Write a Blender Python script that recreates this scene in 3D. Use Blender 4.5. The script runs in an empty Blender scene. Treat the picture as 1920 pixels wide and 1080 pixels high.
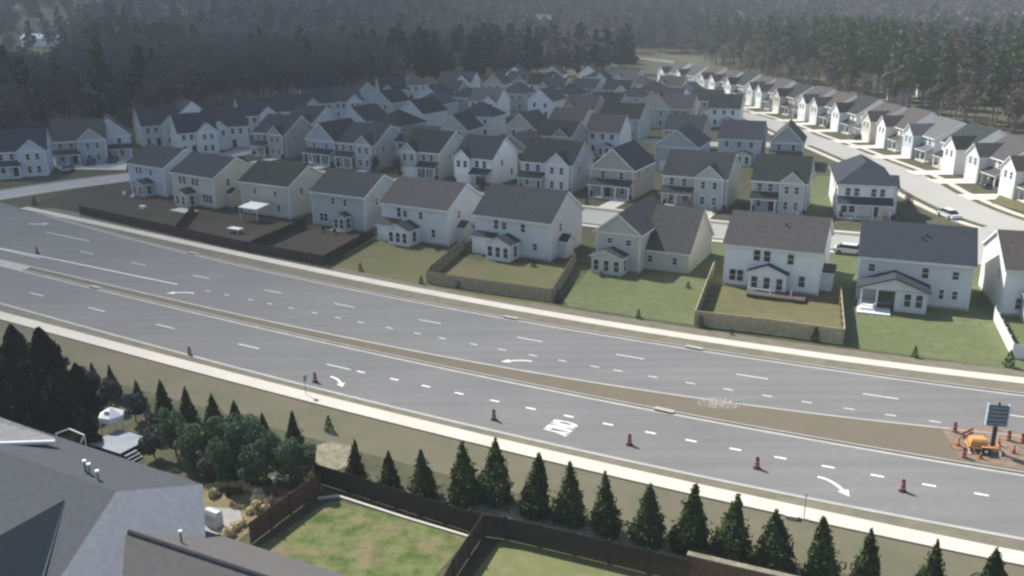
import bpy, math, random
import numpy as np
from mathutils import Vector, Matrix
R = math.radians
random.seed(7)
rng = np.random.default_rng(7)
S = bpy.context.scene
COL = S.collection

# ---------------------------------------------------------------- camera
FPX, PITCH, ROLL, CAMH = 1700.0, 0.310854423, -0.0072863764, 37.13
F = Vector((0, math.cos(PITCH), -math.sin(PITCH)))
R0 = Vector((1, 0, 0)); U0 = R0.cross(F)
CR = math.cos(ROLL) * R0 + math.sin(ROLL) * U0
CU = -math.sin(ROLL) * R0 + math.cos(ROLL) * U0
cam = bpy.data.cameras.new('camera')
cam.sensor_width = 36; cam.lens = FPX / 1920 * 36
cam.clip_start = 0.5; cam.clip_end = 9000
co = bpy.data.objects.new('camera', cam); COL.objects.link(co)
M = Matrix.Identity(4)
for i in range(3):
    M[i][0] = CR[i]; M[i][1] = CU[i]; M[i][2] = -F[i]
M[2][3] = CAMH
co.matrix_world = M
S.camera = co

def G(px, py, z=0.0):
    """point of the photograph -> point on the level z in metres"""
    d = F + CR * ((px - 960) / FPX) - CU * ((py - 540) / FPX)
    t = (z - CAMH) / d.z
    return Vector((d.x * t, d.y * t, z))

# ---------------------------------------------------------------- light
SUN_EL, SUN_AZ = R(44), R(-43)          # azimuth measured from +Y towards +X
sun_dir = Vector((math.sin(SUN_AZ) * math.cos(SUN_EL), math.cos(SUN_AZ) * math.cos(SUN_EL), math.sin(SUN_EL)))
w = bpy.data.worlds.new("World"); S.world = w; w.use_nodes = True
nt = w.node_tree
sky = nt.nodes.new('ShaderNodeTexSky'); sky.sky_type = 'NISHITA'; sky.sun_disc = False
sky.sun_elevation = SUN_EL; sky.sun_rotation = SUN_AZ
nt.links.new(sky.outputs[0], nt.nodes['Background'].inputs[0])
nt.nodes['Background'].inputs[1].default_value = 0.092
sl = bpy.data.lights.new('sun', 'SUN'); sl.energy = 4.5; sl.angle = R(0.5); sl.color = (1, 0.96, 0.88)
so = bpy.data.objects.new('sun', sl); COL.objects.link(so)
so.rotation_euler = sun_dir.to_track_quat('Z', 'Y').to_euler()
S.view_settings.view_transform = 'Standard'; S.view_settings.look = 'None'
S.view_settings.exposure = 0.8; S.view_settings.gamma = 1
S.cycles.max_bounces = 6; S.cycles.diffuse_bounces = 2; S.cycles.glossy_bounces = 2
S.cycles.volume_bounces = 0; S.cycles.transparent_max_bounces = 8
S.cycles.use_denoising = True; S.cycles.filter_width = 2.4

# ---------------------------------------------------------------- materials
MATS = {}
def mat(name, col, rough=0.85, var=0.15, scale=1.0, bump=0.0, col2=None, bscale=None, objvar=0.0, spec=0.3, metal=0.0, wave=None):
    if name in MATS: return MATS[name]
    m = bpy.data.materials.new(name); m.use_nodes = True
    n = m.node_tree.nodes; l = m.node_tree.links; b = n['Principled BSDF']
    b.inputs['Roughness'].default_value = rough
    b.inputs['Specular IOR Level'].default_value = spec
    b.inputs['Metallic'].default_value = metal
    tc = n.new('ShaderNodeTexCoord')
    no = n.new('ShaderNodeTexNoise'); no.inputs['Scale'].default_value = scale; no.inputs['Detail'].default_value = 6
    no.inputs['Roughness'].default_value = 0.6
    l.new(tc.outputs['Object'], no.inputs['Vector'])
    rp = n.new('ShaderNodeValToRGB')
    c = col; c2 = col2 if col2 else tuple(min(1, x * (1 + var)) for x in col)
    c1 = tuple(x * (1 - var) for x in c) if not col2 else c
    rp.color_ramp.elements[0].color = (*c1, 1); rp.color_ramp.elements[1].color = (*c2, 1)
    rp.color_ramp.elements[0].position = 0.34; rp.color_ramp.elements[1].position = 0.66
    l.new(no.outputs['Fac'], rp.inputs[0])
    out = rp.outputs[0]
    if objvar:
        oi = n.new('ShaderNodeObjectInfo'); mr = n.new('ShaderNodeMapRange')
        mr.inputs['To Min'].default_value = 1 - objvar; mr.inputs['To Max'].default_value = 1 + objvar
        l.new(oi.outputs['Random'], mr.inputs['Value'])
        vm = n.new('ShaderNodeVectorMath'); vm.operation = 'SCALE'
        l.new(out, vm.inputs[0]); l.new(mr.outputs[0], vm.inputs['Scale']); out = vm.outputs[0]
    l.new(out, b.inputs['Base Color'])
    if bump or wave:
        bp = n.new('ShaderNodeBump'); bp.inputs['Strength'].default_value = bump or 0.4; bp.inputs['Distance'].default_value = 0.05
        if wave:
            wv = n.new('ShaderNodeTexWave'); wv.bands_direction = wave[0]; wv.inputs['Scale'].default_value = wave[1]
            wv.wave_profile = 'SAW'
            l.new(tc.outputs['Object'], wv.inputs['Vector']); l.new(wv.outputs['Fac'], bp.inputs['Height'])
        else:
            n2 = n.new('ShaderNodeTexNoise'); n2.inputs['Scale'].default_value = bscale or scale * 8; n2.inputs['Detail'].default_value = 4
            l.new(tc.outputs['Object'], n2.inputs['Vector']); l.new(n2.outputs['Fac'], bp.inputs['Height'])
        l.new(bp.outputs[0], b.inputs['Normal'])
    MATS[name] = m
    return m

def mat2(name, c1, c2, c3, s1, s2, rough=0.95, mixpos=0.5):
    """ground cover: two noises, a patchy one and a fine one"""
    m = bpy.data.materials.new(name); m.use_nodes = True
    n = m.node_tree.nodes; l = m.node_tree.links; b = n['Principled BSDF']
    b.inputs['Roughness'].default_value = rough; b.inputs['Specular IOR Level'].default_value = 0.15
    tc = n.new('ShaderNodeTexCoord')
    a = n.new('ShaderNodeTexNoise'); a.inputs['Scale'].default_value = s1; a.inputs['Detail'].default_value = 7; a.inputs['Roughness'].default_value = 0.65
    f = n.new('ShaderNodeTexNoise'); f.inputs['Scale'].default_value = s2; f.inputs['Detail'].default_value = 5; f.inputs['Roughness'].default_value = 0.7
    for x in (a, f): l.new(tc.outputs['Object'], x.inputs['Vector'])
    r1 = n.new('ShaderNodeValToRGB'); r1.color_ramp.elements[0].position = 0.38; r1.color_ramp.elements[1].position = 0.62
    r1.color_ramp.elements[0].color = (*c1, 1); r1.color_ramp.elements[1].color = (*c2, 1)
    r2 = n.new('ShaderNodeValToRGB'); r2.color_ramp.elements[0].position = mixpos - 0.08; r2.color_ramp.elements[1].position = mixpos + 0.12
    l.new(a.outputs['Fac'], r1.inputs[0]); l.new(f.outputs['Fac'], r2.inputs[0])
    mx = n.new('ShaderNodeMix'); mx.data_type = 'RGBA'
    l.new(r2.outputs[0], mx.inputs['Factor']); l.new(r1.outputs[0], mx.inputs['A']); mx.inputs['B'].default_value = (*c3, 1)
    l.new(mx.outputs['Result'], b.inputs['Base Color'])
    MATS[name] = m
    return m

TRIM = mat('white_trim', (0.72, 0.72, 0.70), 0.5, 0.05)
GLASS = mat('dark_glass', (0.025, 0.03, 0.035), 0.12, 0.2, 0.3, spec=0.6)
GUTTER = mat('gutter_concrete', (0.40, 0.38, 0.34), 0.9, 0.1, 0.5)
WALK = mat('walk_concrete', (0.56, 0.52, 0.44), 0.9, 0.07, 0.25, wave=('X', 0.2), bump=0.05)
DRIVE = mat('drive_concrete', (0.60, 0.57, 0.50), 0.9, 0.1, 0.3)
ASPH = mat2('asphalt', (0.165, 0.163, 0.161), (0.200, 0.196, 0.191), (0.180, 0.177, 0.174), 0.05, 1.2)
def add_wear(m, ang):
    """long streaks of tyre wear and faint patches running with the road"""
    n = m.node_tree.nodes; l = m.node_tree.links; b = n['Principled BSDF']; src = b.inputs['Base Color'].links[0].from_socket
    tc = n.new('ShaderNodeTexCoord'); mp = n.new('ShaderNodeMapping'); mp.inputs['Rotation'].default_value = (0, 0, -ang); mp.inputs['Scale'].default_value = (0.012, 0.75, 1)
    no = n.new('ShaderNodeTexNoise'); no.inputs['Scale'].default_value = 1; no.inputs['Detail'].default_value = 5
    l.new(tc.outputs['Object'], mp.inputs['Vector']); l.new(mp.outputs[0], no.inputs['Vector'])
    mr = n.new('ShaderNodeMapRange'); mr.inputs['From Min'].default_value = .35; mr.inputs['From Max'].default_value = .65; mr.inputs['To Min'].default_value = .93; mr.inputs['To Max'].default_value = 1.06
    l.new(no.outputs['Fac'], mr.inputs['Value']); vm = n.new('ShaderNodeVectorMath'); vm.operation = 'SCALE'
    l.new(src, vm.inputs[0]); l.new(mr.outputs[0], vm.inputs['Scale']); l.new(vm.outputs[0], b.inputs['Base Color'])
add_wear(ASPH, R(-26))
STREET = mat2('street_asphalt', (0.36, 0.35, 0.32), (0.42, 0.41, 0.37), (0.39, 0.38, 0.345), 0.08, 1.0)
PAINT = mat('road_paint', (0.72, 0.72, 0.69), 0.7, 0.12, 3)
LAWN = mat2('lawn_grass', (0.12, 0.125, 0.055), (0.155, 0.15, 0.07), (0.125, 0.11, 0.06), 0.09, 0.6)
GREEN = mat2('green_grass', (0.115, 0.145, 0.060), (0.150, 0.168, 0.080), (0.108, 0.122, 0.056), 0.12, 0.9)
DRY = mat2('dry_verge', (0.175, 0.160, 0.120), (0.20, 0.188, 0.138), (0.15, 0.142, 0.105), 0.12, 0.7)
SOIL = mat2('dark_soil', (0.045, 0.038, 0.032), (0.075, 0.06, 0.048), (0.05, 0.05, 0.035), 0.12, 0.8)
MULCH = mat2('pale_mulch', (0.30, 0.26, 0.20), (0.24, 0.22, 0.16), (0.16, 0.16, 0.10), 0.4, 1.6)
WOODF = mat('tan_fence_wood', (0.30, 0.25, 0.17), 0.9, 0.2, 1.5)
DARKF = mat('dark_fence_wood', (0.045, 0.036, 0.030), 0.9, 0.2, 1.5)
MIDF = mat('brown_fence_wood', (0.10, 0.075, 0.055), 0.9, 0.25, 1.5)
WHITEF = mat('white_vinyl', (0.78, 0.78, 0.76), 0.5, 0.04)
BARK = mat('bark', (0.10, 0.08, 0.065), 0.95, 0.3, 3)
PBARK = mat('pale_bark', (0.20, 0.17, 0.14), 0.95, 0.3, 1)
BLACK = mat('black_rubber', (0.015, 0.015, 0.015), 0.7)
ORANGE = mat('safety_orange', (0.30, 0.055, 0.035), 0.5, 0.1)
STEEL = mat('dark_steel', (0.03, 0.03, 0.033), 0.5)
GREYM = mat('grey_metal', (0.22, 0.25, 0.28), 0.5)
YELLOW = mat('amber_paint', (0.62, 0.30, 0.10), 0.5)

# ---------------------------------------------------------------- mesh helpers
class MB:
    def __init__(s): s.v = []; s.f = []; s.m = []
    def quad(s, a, b, c, d, mi=0):
        i = len(s.v); s.v += [a, b, c, d]; s.f.append((i, i + 1, i + 2, i + 3)); s.m.append(mi)
    def box(s, x0, x1, y0, y1, z0, z1, mi=0):
        i = len(s.v)
        s.v += [(x0, y0, z0), (x1, y0, z0), (x1, y1, z0), (x0, y1, z0), (x0, y0, z1), (x1, y0, z1), (x1, y1, z1), (x0, y1, z1)]
        for f in ((0, 3, 2, 1), (4, 5, 6, 7), (0, 1, 5, 4), (1, 2, 6, 5), (2, 3, 7, 6), (3, 0, 4, 7)):
            s.f.append(tuple(i + k for k in f)); s.m.append(mi)
    def prism(s, prof, axis, a, b, mi=0, capmi=None, sidemi=None):
        """closed profile extruded along an axis from a to b; profile points are the other two coordinates"""
        n = len(prof); i = len(s.v)
        for t in (a, b):
            for p in prof:
                s.v.append((t, p[0], p[1]) if axis == 'x' else (p[0], t, p[1]) if axis == 'y' else (p[0], p[1], t))
        for k in range(n):
            s.f.append((i + k, i + (k + 1) % n, i + n + (k + 1) % n, i + n + k)); s.m.append(sidemi[k] if sidemi else mi)
        s.f.append(tuple(i + k for k in range(n))[::-1]); s.m.append(mi if capmi is None else capmi)
        s.f.append(tuple(i + n + k for k in range(n))); s.m.append(mi if capmi is None else capmi)
    def cyl(s, p, q, r0, r1, n=8, mi=0):
        p = Vector(p); q = Vector(q); d = (q - p).normalized()
        a = d.orthogonal().normalized(); b = d.cross(a); i = len(s.v)
        for c, r in ((p, r0), (q, r1)):
            for k in range(n):
                t = 2 * math.pi * k / n; s.v.append(tuple(c + a * (r * math.cos(t)) + b * (r * math.sin(t))))
        for k in range(n):
            s.f.append((i + k, i + (k + 1) % n, i + n + (k + 1) % n, i + n + k)); s.m.append(mi)
        s.f.append(tuple(i + k for k in range(n))[::-1]); s.m.append(mi)
        s.f.append(tuple(i + n + k for k in range(n))); s.m.append(mi)
    def mesh(s, name, mats, smooth=False):
        me = bpy.data.meshes.new(name); me.from_pydata([tuple(v) for v in s.v], [], s.f)
        for m in (mats if isinstance(mats, (list, tuple)) else [mats]): me.materials.append(m)
        me.polygons.foreach_set('material_index', s.m)
        if smooth: me.polygons.foreach_set('use_smooth', [True] * len(s.f))
        import bmesh
        b = bmesh.new(); b.from_mesh(me); bmesh.ops.recalc_face_normals(b, faces=b.faces); b.to_mesh(me); b.free()
        me.update(); return me
    def build(s, name, mats, parent=None, smooth=False):
        return link(name, s.mesh(name, mats, smooth), parent)

def link(name, data, parent=None, loc=None, rz=0.0):
    o = bpy.data.objects.new(name, data); COL.objects.link(o)
    if parent: o.parent = parent
    if loc is not None: o.location = loc
    if rz: o.rotation_euler = (0, 0, rz)
    return o
def tag(o, label=None, cat=None, group=None, kind=None):
    for k, v in (('label', label), ('category', cat), ('group', group), ('kind', kind)):
        if v: o[k] = v
    return o
def thing(name, label, cat, loc=(0, 0, 0), rz=0.0, group=None):
    o = bpy.data.objects.new(name, None); COL.objects.link(o); o.empty_display_size = 0.5
    o.location = loc; o.rotation_euler = (0, 0, rz)
    return tag(o, label, cat, group)
def kids(o): return [c for c in ALLKIDS.get(o.name, [])]
ALLKIDS = {}
def dup(o, parent=None):
    c = o.copy(); COL.objects.link(c)
    if parent: c.parent = parent
    for ch in o.children: dup(ch, c)
    return c
def struct(name, me, m=None):
    o = link(name, me); o['kind'] = 'structure'; return o
def sheet(name, pts, z, m):
    """flat polygon laid on the ground"""
    me = bpy.data.meshes.new(name); me.from_pydata([(p[0], p[1], z) for p in pts], [], [tuple(range(len(pts)))])
    me.materials.append(m)
    if me.polygons[0].normal.z < 0: me.flip_normals()
    o = link(name, me); o['kind'] = 'structure'; return o
def ordn(i):
    return ['first', 'second', 'third', 'fourth', 'fifth', 'sixth', 'seventh', 'eighth', 'ninth', 'tenth', 'eleventh', 'twelfth', 'thirteenth', 'fourteenth', 'fifteenth', 'sixteenth', 'seventeenth', 'eighteenth', 'nineteenth', 'twentieth', 'twenty first', 'twenty second', 'twenty third', 'twenty fourth', 'twenty fifth', 'twenty sixth', 'twenty seventh', 'twenty eighth'][i] if i < 28 else 'thirtieth' if i == 29 else ('twenty ninth' if i == 28 else 'thirty ' + ['first', 'second', 'third', 'fourth', 'fifth', 'sixth', 'seventh', 'eighth', 'ninth'][i - 30] if i < 39 else 'fortieth' if i == 39 else 'forty ' + ['first', 'second', 'third', 'fourth', 'fifth', 'sixth'][i - 40])

# ---------------------------------------------------------------- terrain
def hill(x, y):
    r = math.hypot(x, y)
    t = min(1, max(0, (r - 620) / 900)); t = t * t * (3 - 2 * t)
    return t * (58 + 10 * math.sin(x * 0.004) + 6 * math.sin(y * 0.006 + 1))
N = 90
gv = []; ax = [(-3200 + 6400 * i / N) for i in range(N + 1)]; ay = [(-900 + 4600 * (j / N) ** 1.25) for j in range(N + 1)]
for y in ay:
    for x in ax: gv.append((x, y, hill(x, y)))
gf = [(j * (N + 1) + i, j * (N + 1) + i + 1, (j + 1) * (N + 1) + i + 1, (j + 1) * (N + 1) + i) for j in range(N) for i in range(N)]
me = bpy.data.meshes.new('ground'); me.from_pydata(gv, [], gf)
GROUND = mat2('ground_cover', (0.075, 0.085, 0.042), (0.105, 0.105, 0.055), (0.07, 0.062, 0.045), 0.03, 0.5)
me.materials.append(GROUND); struct('ground', me)

# ---------------------------------------------------------------- the avenue (curves fitted in its own frame)
th = R(-30); RU = Vector((math.cos(th), math.sin(th))); RN = Vector((-RU.y, RU.x))
POLY = {'Asw': [5.58645247e-06, 2.05805735e-03, 1.81323453e-01, 97.4913818], 'B': [1.07864e-06, 1.30305609e-03, 1.53685352e-01, 93.8982375],
        'C': [2.46437661e-06, 1.10089465e-03, 1.35604008e-01, 88.6202978], 'D': [5.27599284e-06, 1.56165285e-03, 1.54770630e-01, 84.6473497],
        'E': [8.75605334e-06, 2.82179179e-03, 2.86172002e-01, 84.1106378], 'F': [3.50029866e-06, 1.28057328e-03, 1.31851052e-01, 76.3223575],
        'G': [2.35481263e-06, 1.02564927e-03, 1.25530586e-01, 71.9986847], 'H': [4.04408112e-06, 1.38881276e-03, 1.34824113e-01, 66.2147686],
        'I': [3.66463549e-06, 1.09180567e-03, 1.08064430e-01, 63.4807840]}
LIM = {'Asw': (-150, 6), 'B': (-140, 6), 'C': (-124, 6), 'D': (-128, -2), 'E': (-122, 2), 'F': (-122, 4), 'G': (-112, 4), 'H': (-112, 6), 'I': (-108, 6)}
def T(k, s):
    c = POLY[k]; a, b = LIM[k]; q = min(max(s, a), b)
    v = ((c[0] * q + c[1]) * q + c[2]) * q + c[3]
    sl = (3 * c[0] * q + 2 * c[1]) * q + c[2]
    if k == 'E' and s > b: sl = 0.19
    return v + sl * (s - q)
def W(s, t): return RU * s + RN * t
def S_of(px, py):
    g = G(px, py); return g.x * RU.x + g.y * RU.y, g.x * RN.x + g.y * RN.y
def strip(name, ta, tb, s0, s1, z0, z1, m, step=2.5, kind='structure'):
    """slab (z0<z1) or sheet (z0==z1) between two offset curves"""
    n = max(2, int((s1 - s0) / step)); mb = MB()
    P = []
    for i in range(n + 1):
        s = s0 + (s1 - s0) * i / n
        P.append((W(s, ta(s)), W(s, tb(s))))
    for i in range(n):
        a, b = P[i]; c, d = P[i + 1]
        mb.quad((a.x, a.y, z1), (c.x, c.y, z1), (d.x, d.y, z1), (b.x, b.y, z1))
        if z1 > z0:
            mb.quad((a.x, a.y, z0), (c.x, c.y, z0), (c.x, c.y, z1), (a.x, a.y, z1))
            mb.quad((b.x, b.y, z0), (d.x, d.y, z0), (d.x, d.y, z1), (b.x, b.y, z1))
    if z1 > z0:
        for a, b in (P[0], P[-1]): mb.quad((a.x, a.y, z0), (b.x, b.y, z0), (b.x, b.y, z1), (a.x, a.y, z1))
    me = mb.mesh(name, m)
    o = link(name, me); o['kind'] = kind; return o
Lk = lambda k, o=0.0: (lambda s: T(k, s) + o)
S0, S1 = -230, 70
strip('road', Lk('H', 0), Lk('F', 0), S0, S1, 0.004, 0.004, ASPH)
strip('road', Lk('E', 0), Lk('B', 0), S0, S1, 0.004, 0.004, ASPH)
SM = S_of(50, 504)[0]      # the median ends in a nose here, a paved crossing follows
strip('median_crossing', Lk('F', 0), Lk('E', 0), S0, SM, 0.006, 0.006, GUTTER)
MEDG = mat2('median_grass', (0.150, 0.130, 0.098), (0.140, 0.138, 0.088), (0.165, 0.135, 0.105), 0.12, 0.4)
strip('median', Lk('F', 0.62), Lk('E', -0.62), SM + 1, S1, 0.0, 0.13, MEDG)
for k, a, b in (('F', 0.0, 0.45), ('E', 0.0, -0.45)): strip('gutter', Lk(k, a), Lk(k, b), SM, S1, 0.008, 0.008, GUTTER)
for k, a, b in (('F', 0.45, 0.62), ('E', -0.45, -0.62)): strip('kerb', Lk(k, a), Lk(k, b), SM, S1, 0.0, 0.15, GUTTER)
SC = S_of(38, 392)[0]      # corner of the side street
strip('gutter', Lk('B', -0.25), Lk('B', 0.2), SC, S1, 0.008, 0.008, GUTTER)
strip('kerb', Lk('B', 0.2), Lk('B', 0.37), SC, S1, 0.0, 0.15, GUTTER)
strip('gutter', Lk('H', 0.25), Lk('H', -0.2), S0, S1, 0.008, 0.008, GUTTER)
strip('kerb', Lk('H', -0.2), Lk('H', -0.37), S0, S1, 0.0, 0.15, GUTTER)
strip('verge', Lk('B', 0.37), Lk('Asw', -0.8), SC, S1, 0.0, 0.12, DRY)
strip('sidewalk', Lk('Asw', -0.8), Lk('Asw', 0.9), SC, S1, 0.0, 0.14, WALK)
strip('verge', Lk('I', 0.9), Lk('H', -0.37), S0, S1, 0.0, 0.12, DRY)
strip('sidewalk', Lk('I', -0.85), Lk('I', 0.9), S0, S1, 0.0, 0.14, WALK)
strip('dry_verge', Lk('Asw', 0.9), Lk('Asw', 3.3), SC + 4, S1, 0.012, 0.012, DRY)
strip('dry_verge', Lk('I', -6.5), Lk('I', -0.85), S0, S1, 0.012, 0.012, mat2('near_verge', (0.115, 0.118, 0.072), (0.150, 0.138, 0.092), (0.155, 0.128, 0.096), 0.16, 0.28, mixpos=0.54))

# ---- painted markings
mk = MB()
def dash(k, px, py, ln, wd, off=0.0):
    s = S_of(px, py)[0]
    a, b = s - ln / 2, s + ln / 2
    p = [W(a, T(k, a) + off - wd / 2), W(b, T(k, b) + off - wd / 2), W(b, T(k, b) + off + wd / 2), W(a, T(k, a) + off + wd / 2)]
    mk.quad(*[(q.x, q.y, 0.010) for q in p])
for p in [(164, 474), (258, 495), (377, 519), (511, 547), (648, 571.5), (805, 603), (992, 637), (1181, 669), (1410, 706), (1651, 742.5), (1905, 780)]: dash('C', *p, 3.2, 0.15)
for p in [(388, 546), (425, 553), (470, 562), (507, 569), (545, 578), (589, 587), (633, 596), (677, 604), (730, 615), (783, 625), (830, 634), (888, 646), (942, 655), (1000, 666), (1055, 676), (1115, 687.5), (1158, 695), (1223, 707), (1295, 718), (1365, 731), (1438, 743), (1513, 754), (1592, 767), (1670, 778), (1753, 790)]: dash('D', *p, 0.95, 0.15)
for p in [(68, 552), (182, 580), (310, 612), (465, 650), (635, 688)]: dash('G', *p, 3.2, 0.15)
for p in [(677, 697), (740, 711), (799, 724), (860, 738), (927, 752), (995, 766), (1066, 781), (1140, 795.5), (1220, 811), (1296, 826), (1379, 842), (1463, 859), (1553, 875), (1645, 892), (1742, 910), (1840, 927)]: dash('G', *p, 1.0, 0.26)
s_a, s_b = S_of(-60, 445)[0], S_of(333, 533)[0]
for i in range(30):
    a = s_a + (s_b - s_a) * i / 30; b = s_a + (s_b - s_a) * (i + 1) / 30
    p = [W(a, T('D', a) - .12), W(b, T('D', b) - .12), W(b, T('D', b) + .12), W(a, T('D', a) + .12)]
    mk.quad(*[(q.x, q.y, 0.010) for q in p])
for p1, p2 in (((-40, 458), (75, 484)), ((85, 435), (167, 452))):
    a, b = G(*p1), G(*p2); n = (b - a).normalized().cross(Vector((0, 0, 1))) * 0.09
    mk.quad(*[(q.x, q.y, 0.012) for q in (a - n, b - n, b + n, a + n)])
struct('lane_marking', mk.mesh('lane_marking', PAINT))
def arrow(px, py, direction, bend, scale=1.0, z=0.0105, hook=1.15):
    """turn arrow: direction +1 runs to the right of the avenue; bend +1 turns away from the camera"""
    s, t = S_of(px, py); mb = MB(); pts = []
    for i in range(9):
        u = i / 8; f = -1.5 + 2.6 * u; lt = hook * u * u
        pts.append((f * scale, lt * scale))
    wd = 0.17 * scale
    def P(f, l): q = W(s + direction * f, T('G', s + direction * f) - T('G', s) + t + bend * l); return (q.x, q.y, z)
    for i in range(8):
        (a, b), (c, d) = pts[i], pts[i + 1]; dx, dy = c - a, d - b; L = math.hypot(dx, dy); nx, ny = -dy / L * wd, dx / L * wd
        mb.quad(P(a - nx, b - ny), P(c - nx, d - ny), P(c + nx, d + ny), P(a + nx, b + ny))
    (a, b), (c, d) = pts[7], pts[8]; dx, dy = c - a, d - b; L = math.hypot(dx, dy); dx /= L; dy /= L
    i = len(mb.v); h = 0.55 * scale
    mb.v += [P(c - dy * h, d + dx * h), P(c + dy * h, d - dx * h), P(c + dx * 1.2 * scale, d + dy * 1.2 * scale)]
    mb.f.append((i, i + 1, i + 2)); mb.m.append(0)
    me = mb.mesh('turn_arrow', PAINT); struct('turn_arrow', me)
arrow(1564, 900, 1, -1, .84, hook=1.7); arrow(637, 710, 1, -1, 0.8)
arrow(978, 674, -1, -1, .82); arrow(350, 547, -1, -1, .95); arrow(64, 421, 1, 1, 0.9)
cu = bpy.data.curves.new('painted_word', 'FONT'); cu.body = 'ONLY'; cu.size = 1.0; cu.offset = 0.05
tmp = bpy.data.objects.new('tmp', cu); COL.objects.link(tmp)
bpy.context.view_layer.update()
wm = bpy.data.meshes.new_from_object(tmp.evaluated_get(bpy.context.evaluated_depsgraph_get())); bpy.data.objects.remove(tmp)
wm.materials.clear(); wm.materials.append(PAINT)
xs = [v.co.x for v in wm.vertices]; ys = [v.co.y for v in wm.vertices]
g = G(1051, 801.5); wx = max(xs) - min(xs); wy = max(ys) - min(ys)
for v in wm.vertices:      # reads for traffic heading right: letter tops point along the avenue
    a = (v.co.y - min(ys)) / wy - .5; b = .5 - (v.co.x - min(xs)) / wx
    v.co = (g.x + RU.x * a * 2.5 + RN.x * b * 2.7, g.y + RU.y * a * 2.5 + RN.y * b * 2.7, 0.0105)
struct('painted_word', wm)

# ---- back streets
def smooth(pts, n=8):
    P = [Vector(p) for p in pts]; out = []
    for i in range(len(P) - 1):
        p0 = P[max(0, i - 1)]; p1 = P[i]; p2 = P[i + 1]; p3 = P[min(len(P) - 1, i + 2)]
        for k in range(n):
            t = k / n
            out.append(0.5 * ((2 * p1) + (p2 - p0) * t + (2 * p0 - 5 * p1 + 4 * p2 - p3) * t * t + (3 * p1 - p0 - 3 * p2 + p3) * t ** 3))
    out.append(P[-1]); return out
def ribbon(name, pts, o0, o1, z0, z1, m):
    P = pts; mb = MB(); E = []
    for i, p in enumerate(P):
        d = (P[min(i + 1, len(P) - 1)] - P[max(0, i - 1)]).normalized(); n = Vector((-d.y, d.x))
        E.append((p + n * o0, p + n * o1))
    for i in range(len(P) - 1):
        a, b = E[i]; c, d = E[i + 1]
        mb.quad((a.x, a.y, z1), (c.x, c.y, z1), (d.x, d.y, z1), (b.x, b.y, z1))
        if z1 > z0:
            mb.quad((a.x, a.y, z0), (c.x, c.y, z0), (c.x, c.y, z1), (a.x, a.y, z1)); mb.quad((b.x, b.y, z0), (d.x, d.y, z0), (d.x, d.y, z1), (b.x, b.y, z1))
    struct(name, mb.mesh(name, m))
st_back = smooth([(-190, 118), (-138, 148), (-112, 168), (-93, 189), (-76, 202), (-57, 203), (-29.5, 184), (0, 165), (14.5, 156.5), (31, 147), (47, 140), (62, 134), (72, 131)])
st_right = smooth([(150, 92), (118, 112), (96, 131), (84, 148), (82, 170), (84, 192), (83, 212), (82, 232), (80, 250), (79, 275), (74, 305), (68, 340), (62, 375), (52, 405)])
st_mid = smooth([(78, 238), (60, 236), (40, 243), (5, 262), (-25, 283), (-48, 300)])
st_left = smooth([(-74, 206), (-73, 217), (-64, 245), (-54, 275), (-40, 310), (-22, 350), (0, 385), (30, 405), (52, 405)])
st_far = smooth([(40, 680), (60, 608), (84, 575), (100, 525), (101, 472), (88, 440), (58, 410)])
for i, p in enumerate((st_back, st_right, st_mid, st_left, st_far)):
    z = 0.020 + i * 0.004
    ribbon('street', p, -4.9 if i == 0 else -4.0, 4.9 if i == 0 else 4.0, z, z, ASPH if i == 4 else STREET)
    if i in (0, 1):
        for sg in (-1, 1):
            ribbon('kerb', p if i or sg > 0 else p[8:], sg * (4.9 if i == 0 else 4.0), sg * (5.25 if i == 0 else 4.35), 0.0, 0.13, GUTTER)
            ribbon('sidewalk', p if i else p[32:], sg * 6.0, sg * 7.3, 0.0, 0.115, WALK)
sheet('grass_field', [tuple(G(*p)[:2]) for p in [(1090, 110), (1200, 112), (1270, 120), (1310, 130), (1290, 152), (1200, 150), (1100, 140)]], 0.012, mat2('dark_field_grass', (0.045, 0.058, 0.034), (0.065, 0.072, 0.042), (0.05, 0.05, 0.036), 0.05, 0.3))
# junction mouths
sheet('street', [(60, 129), (76, 121), (88, 137), (84, 150), (70, 141)], 0.135, STREET)
CLOUDS = [('large soft grey cloud drifting over the estate', -135, 335, 250, 360, 62, 0.0),
          ('broad flat unseen cloud stretched to darken the far woods', -180, 870, 800, 440, 42, 0.1)]  # second cloud is unseen, placed and widened to darken far road and clearings
# ---------------------------------------------------------------- houses
def wallmat(c, nm): return mat('siding_' + nm, c, 0.75, 0.05, 0.6, bump=0.35, wave=('Z', 2.2))
WALLS = {'white': wallmat((0.82, 0.82, 0.80), 'white'), 'pale_grey': wallmat((0.62, 0.63, 0.63), 'pale_grey'), 'grey': wallmat((0.42, 0.43, 0.44), 'grey'),
         'blue_grey': wallmat((0.34, 0.39, 0.43), 'blue_grey'), 'beige': wallmat((0.53, 0.50, 0.43), 'beige'), 'cream': wallmat((0.58, 0.54, 0.45), 'cream'),
         'green_grey': wallmat((0.42, 0.46, 0.44), 'green_grey'), 'taupe': wallmat((0.38, 0.35, 0.33), 'taupe'), 'teal': wallmat((0.10, 0.24, 0.27), 'teal'),
         'blue': wallmat((0.50, 0.55, 0.60), 'blue')}
def roofmat(c, nm): return mat('shingle_' + nm, c, 0.95, 0.09 if 'near' in nm else .15, 2.6 if 'near' in nm else 1.8, bump=0.2 if 'near' in nm else .3, bscale=6, spec=0.08, wave=('Z', 2.2) if 'near' in nm else None)
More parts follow.
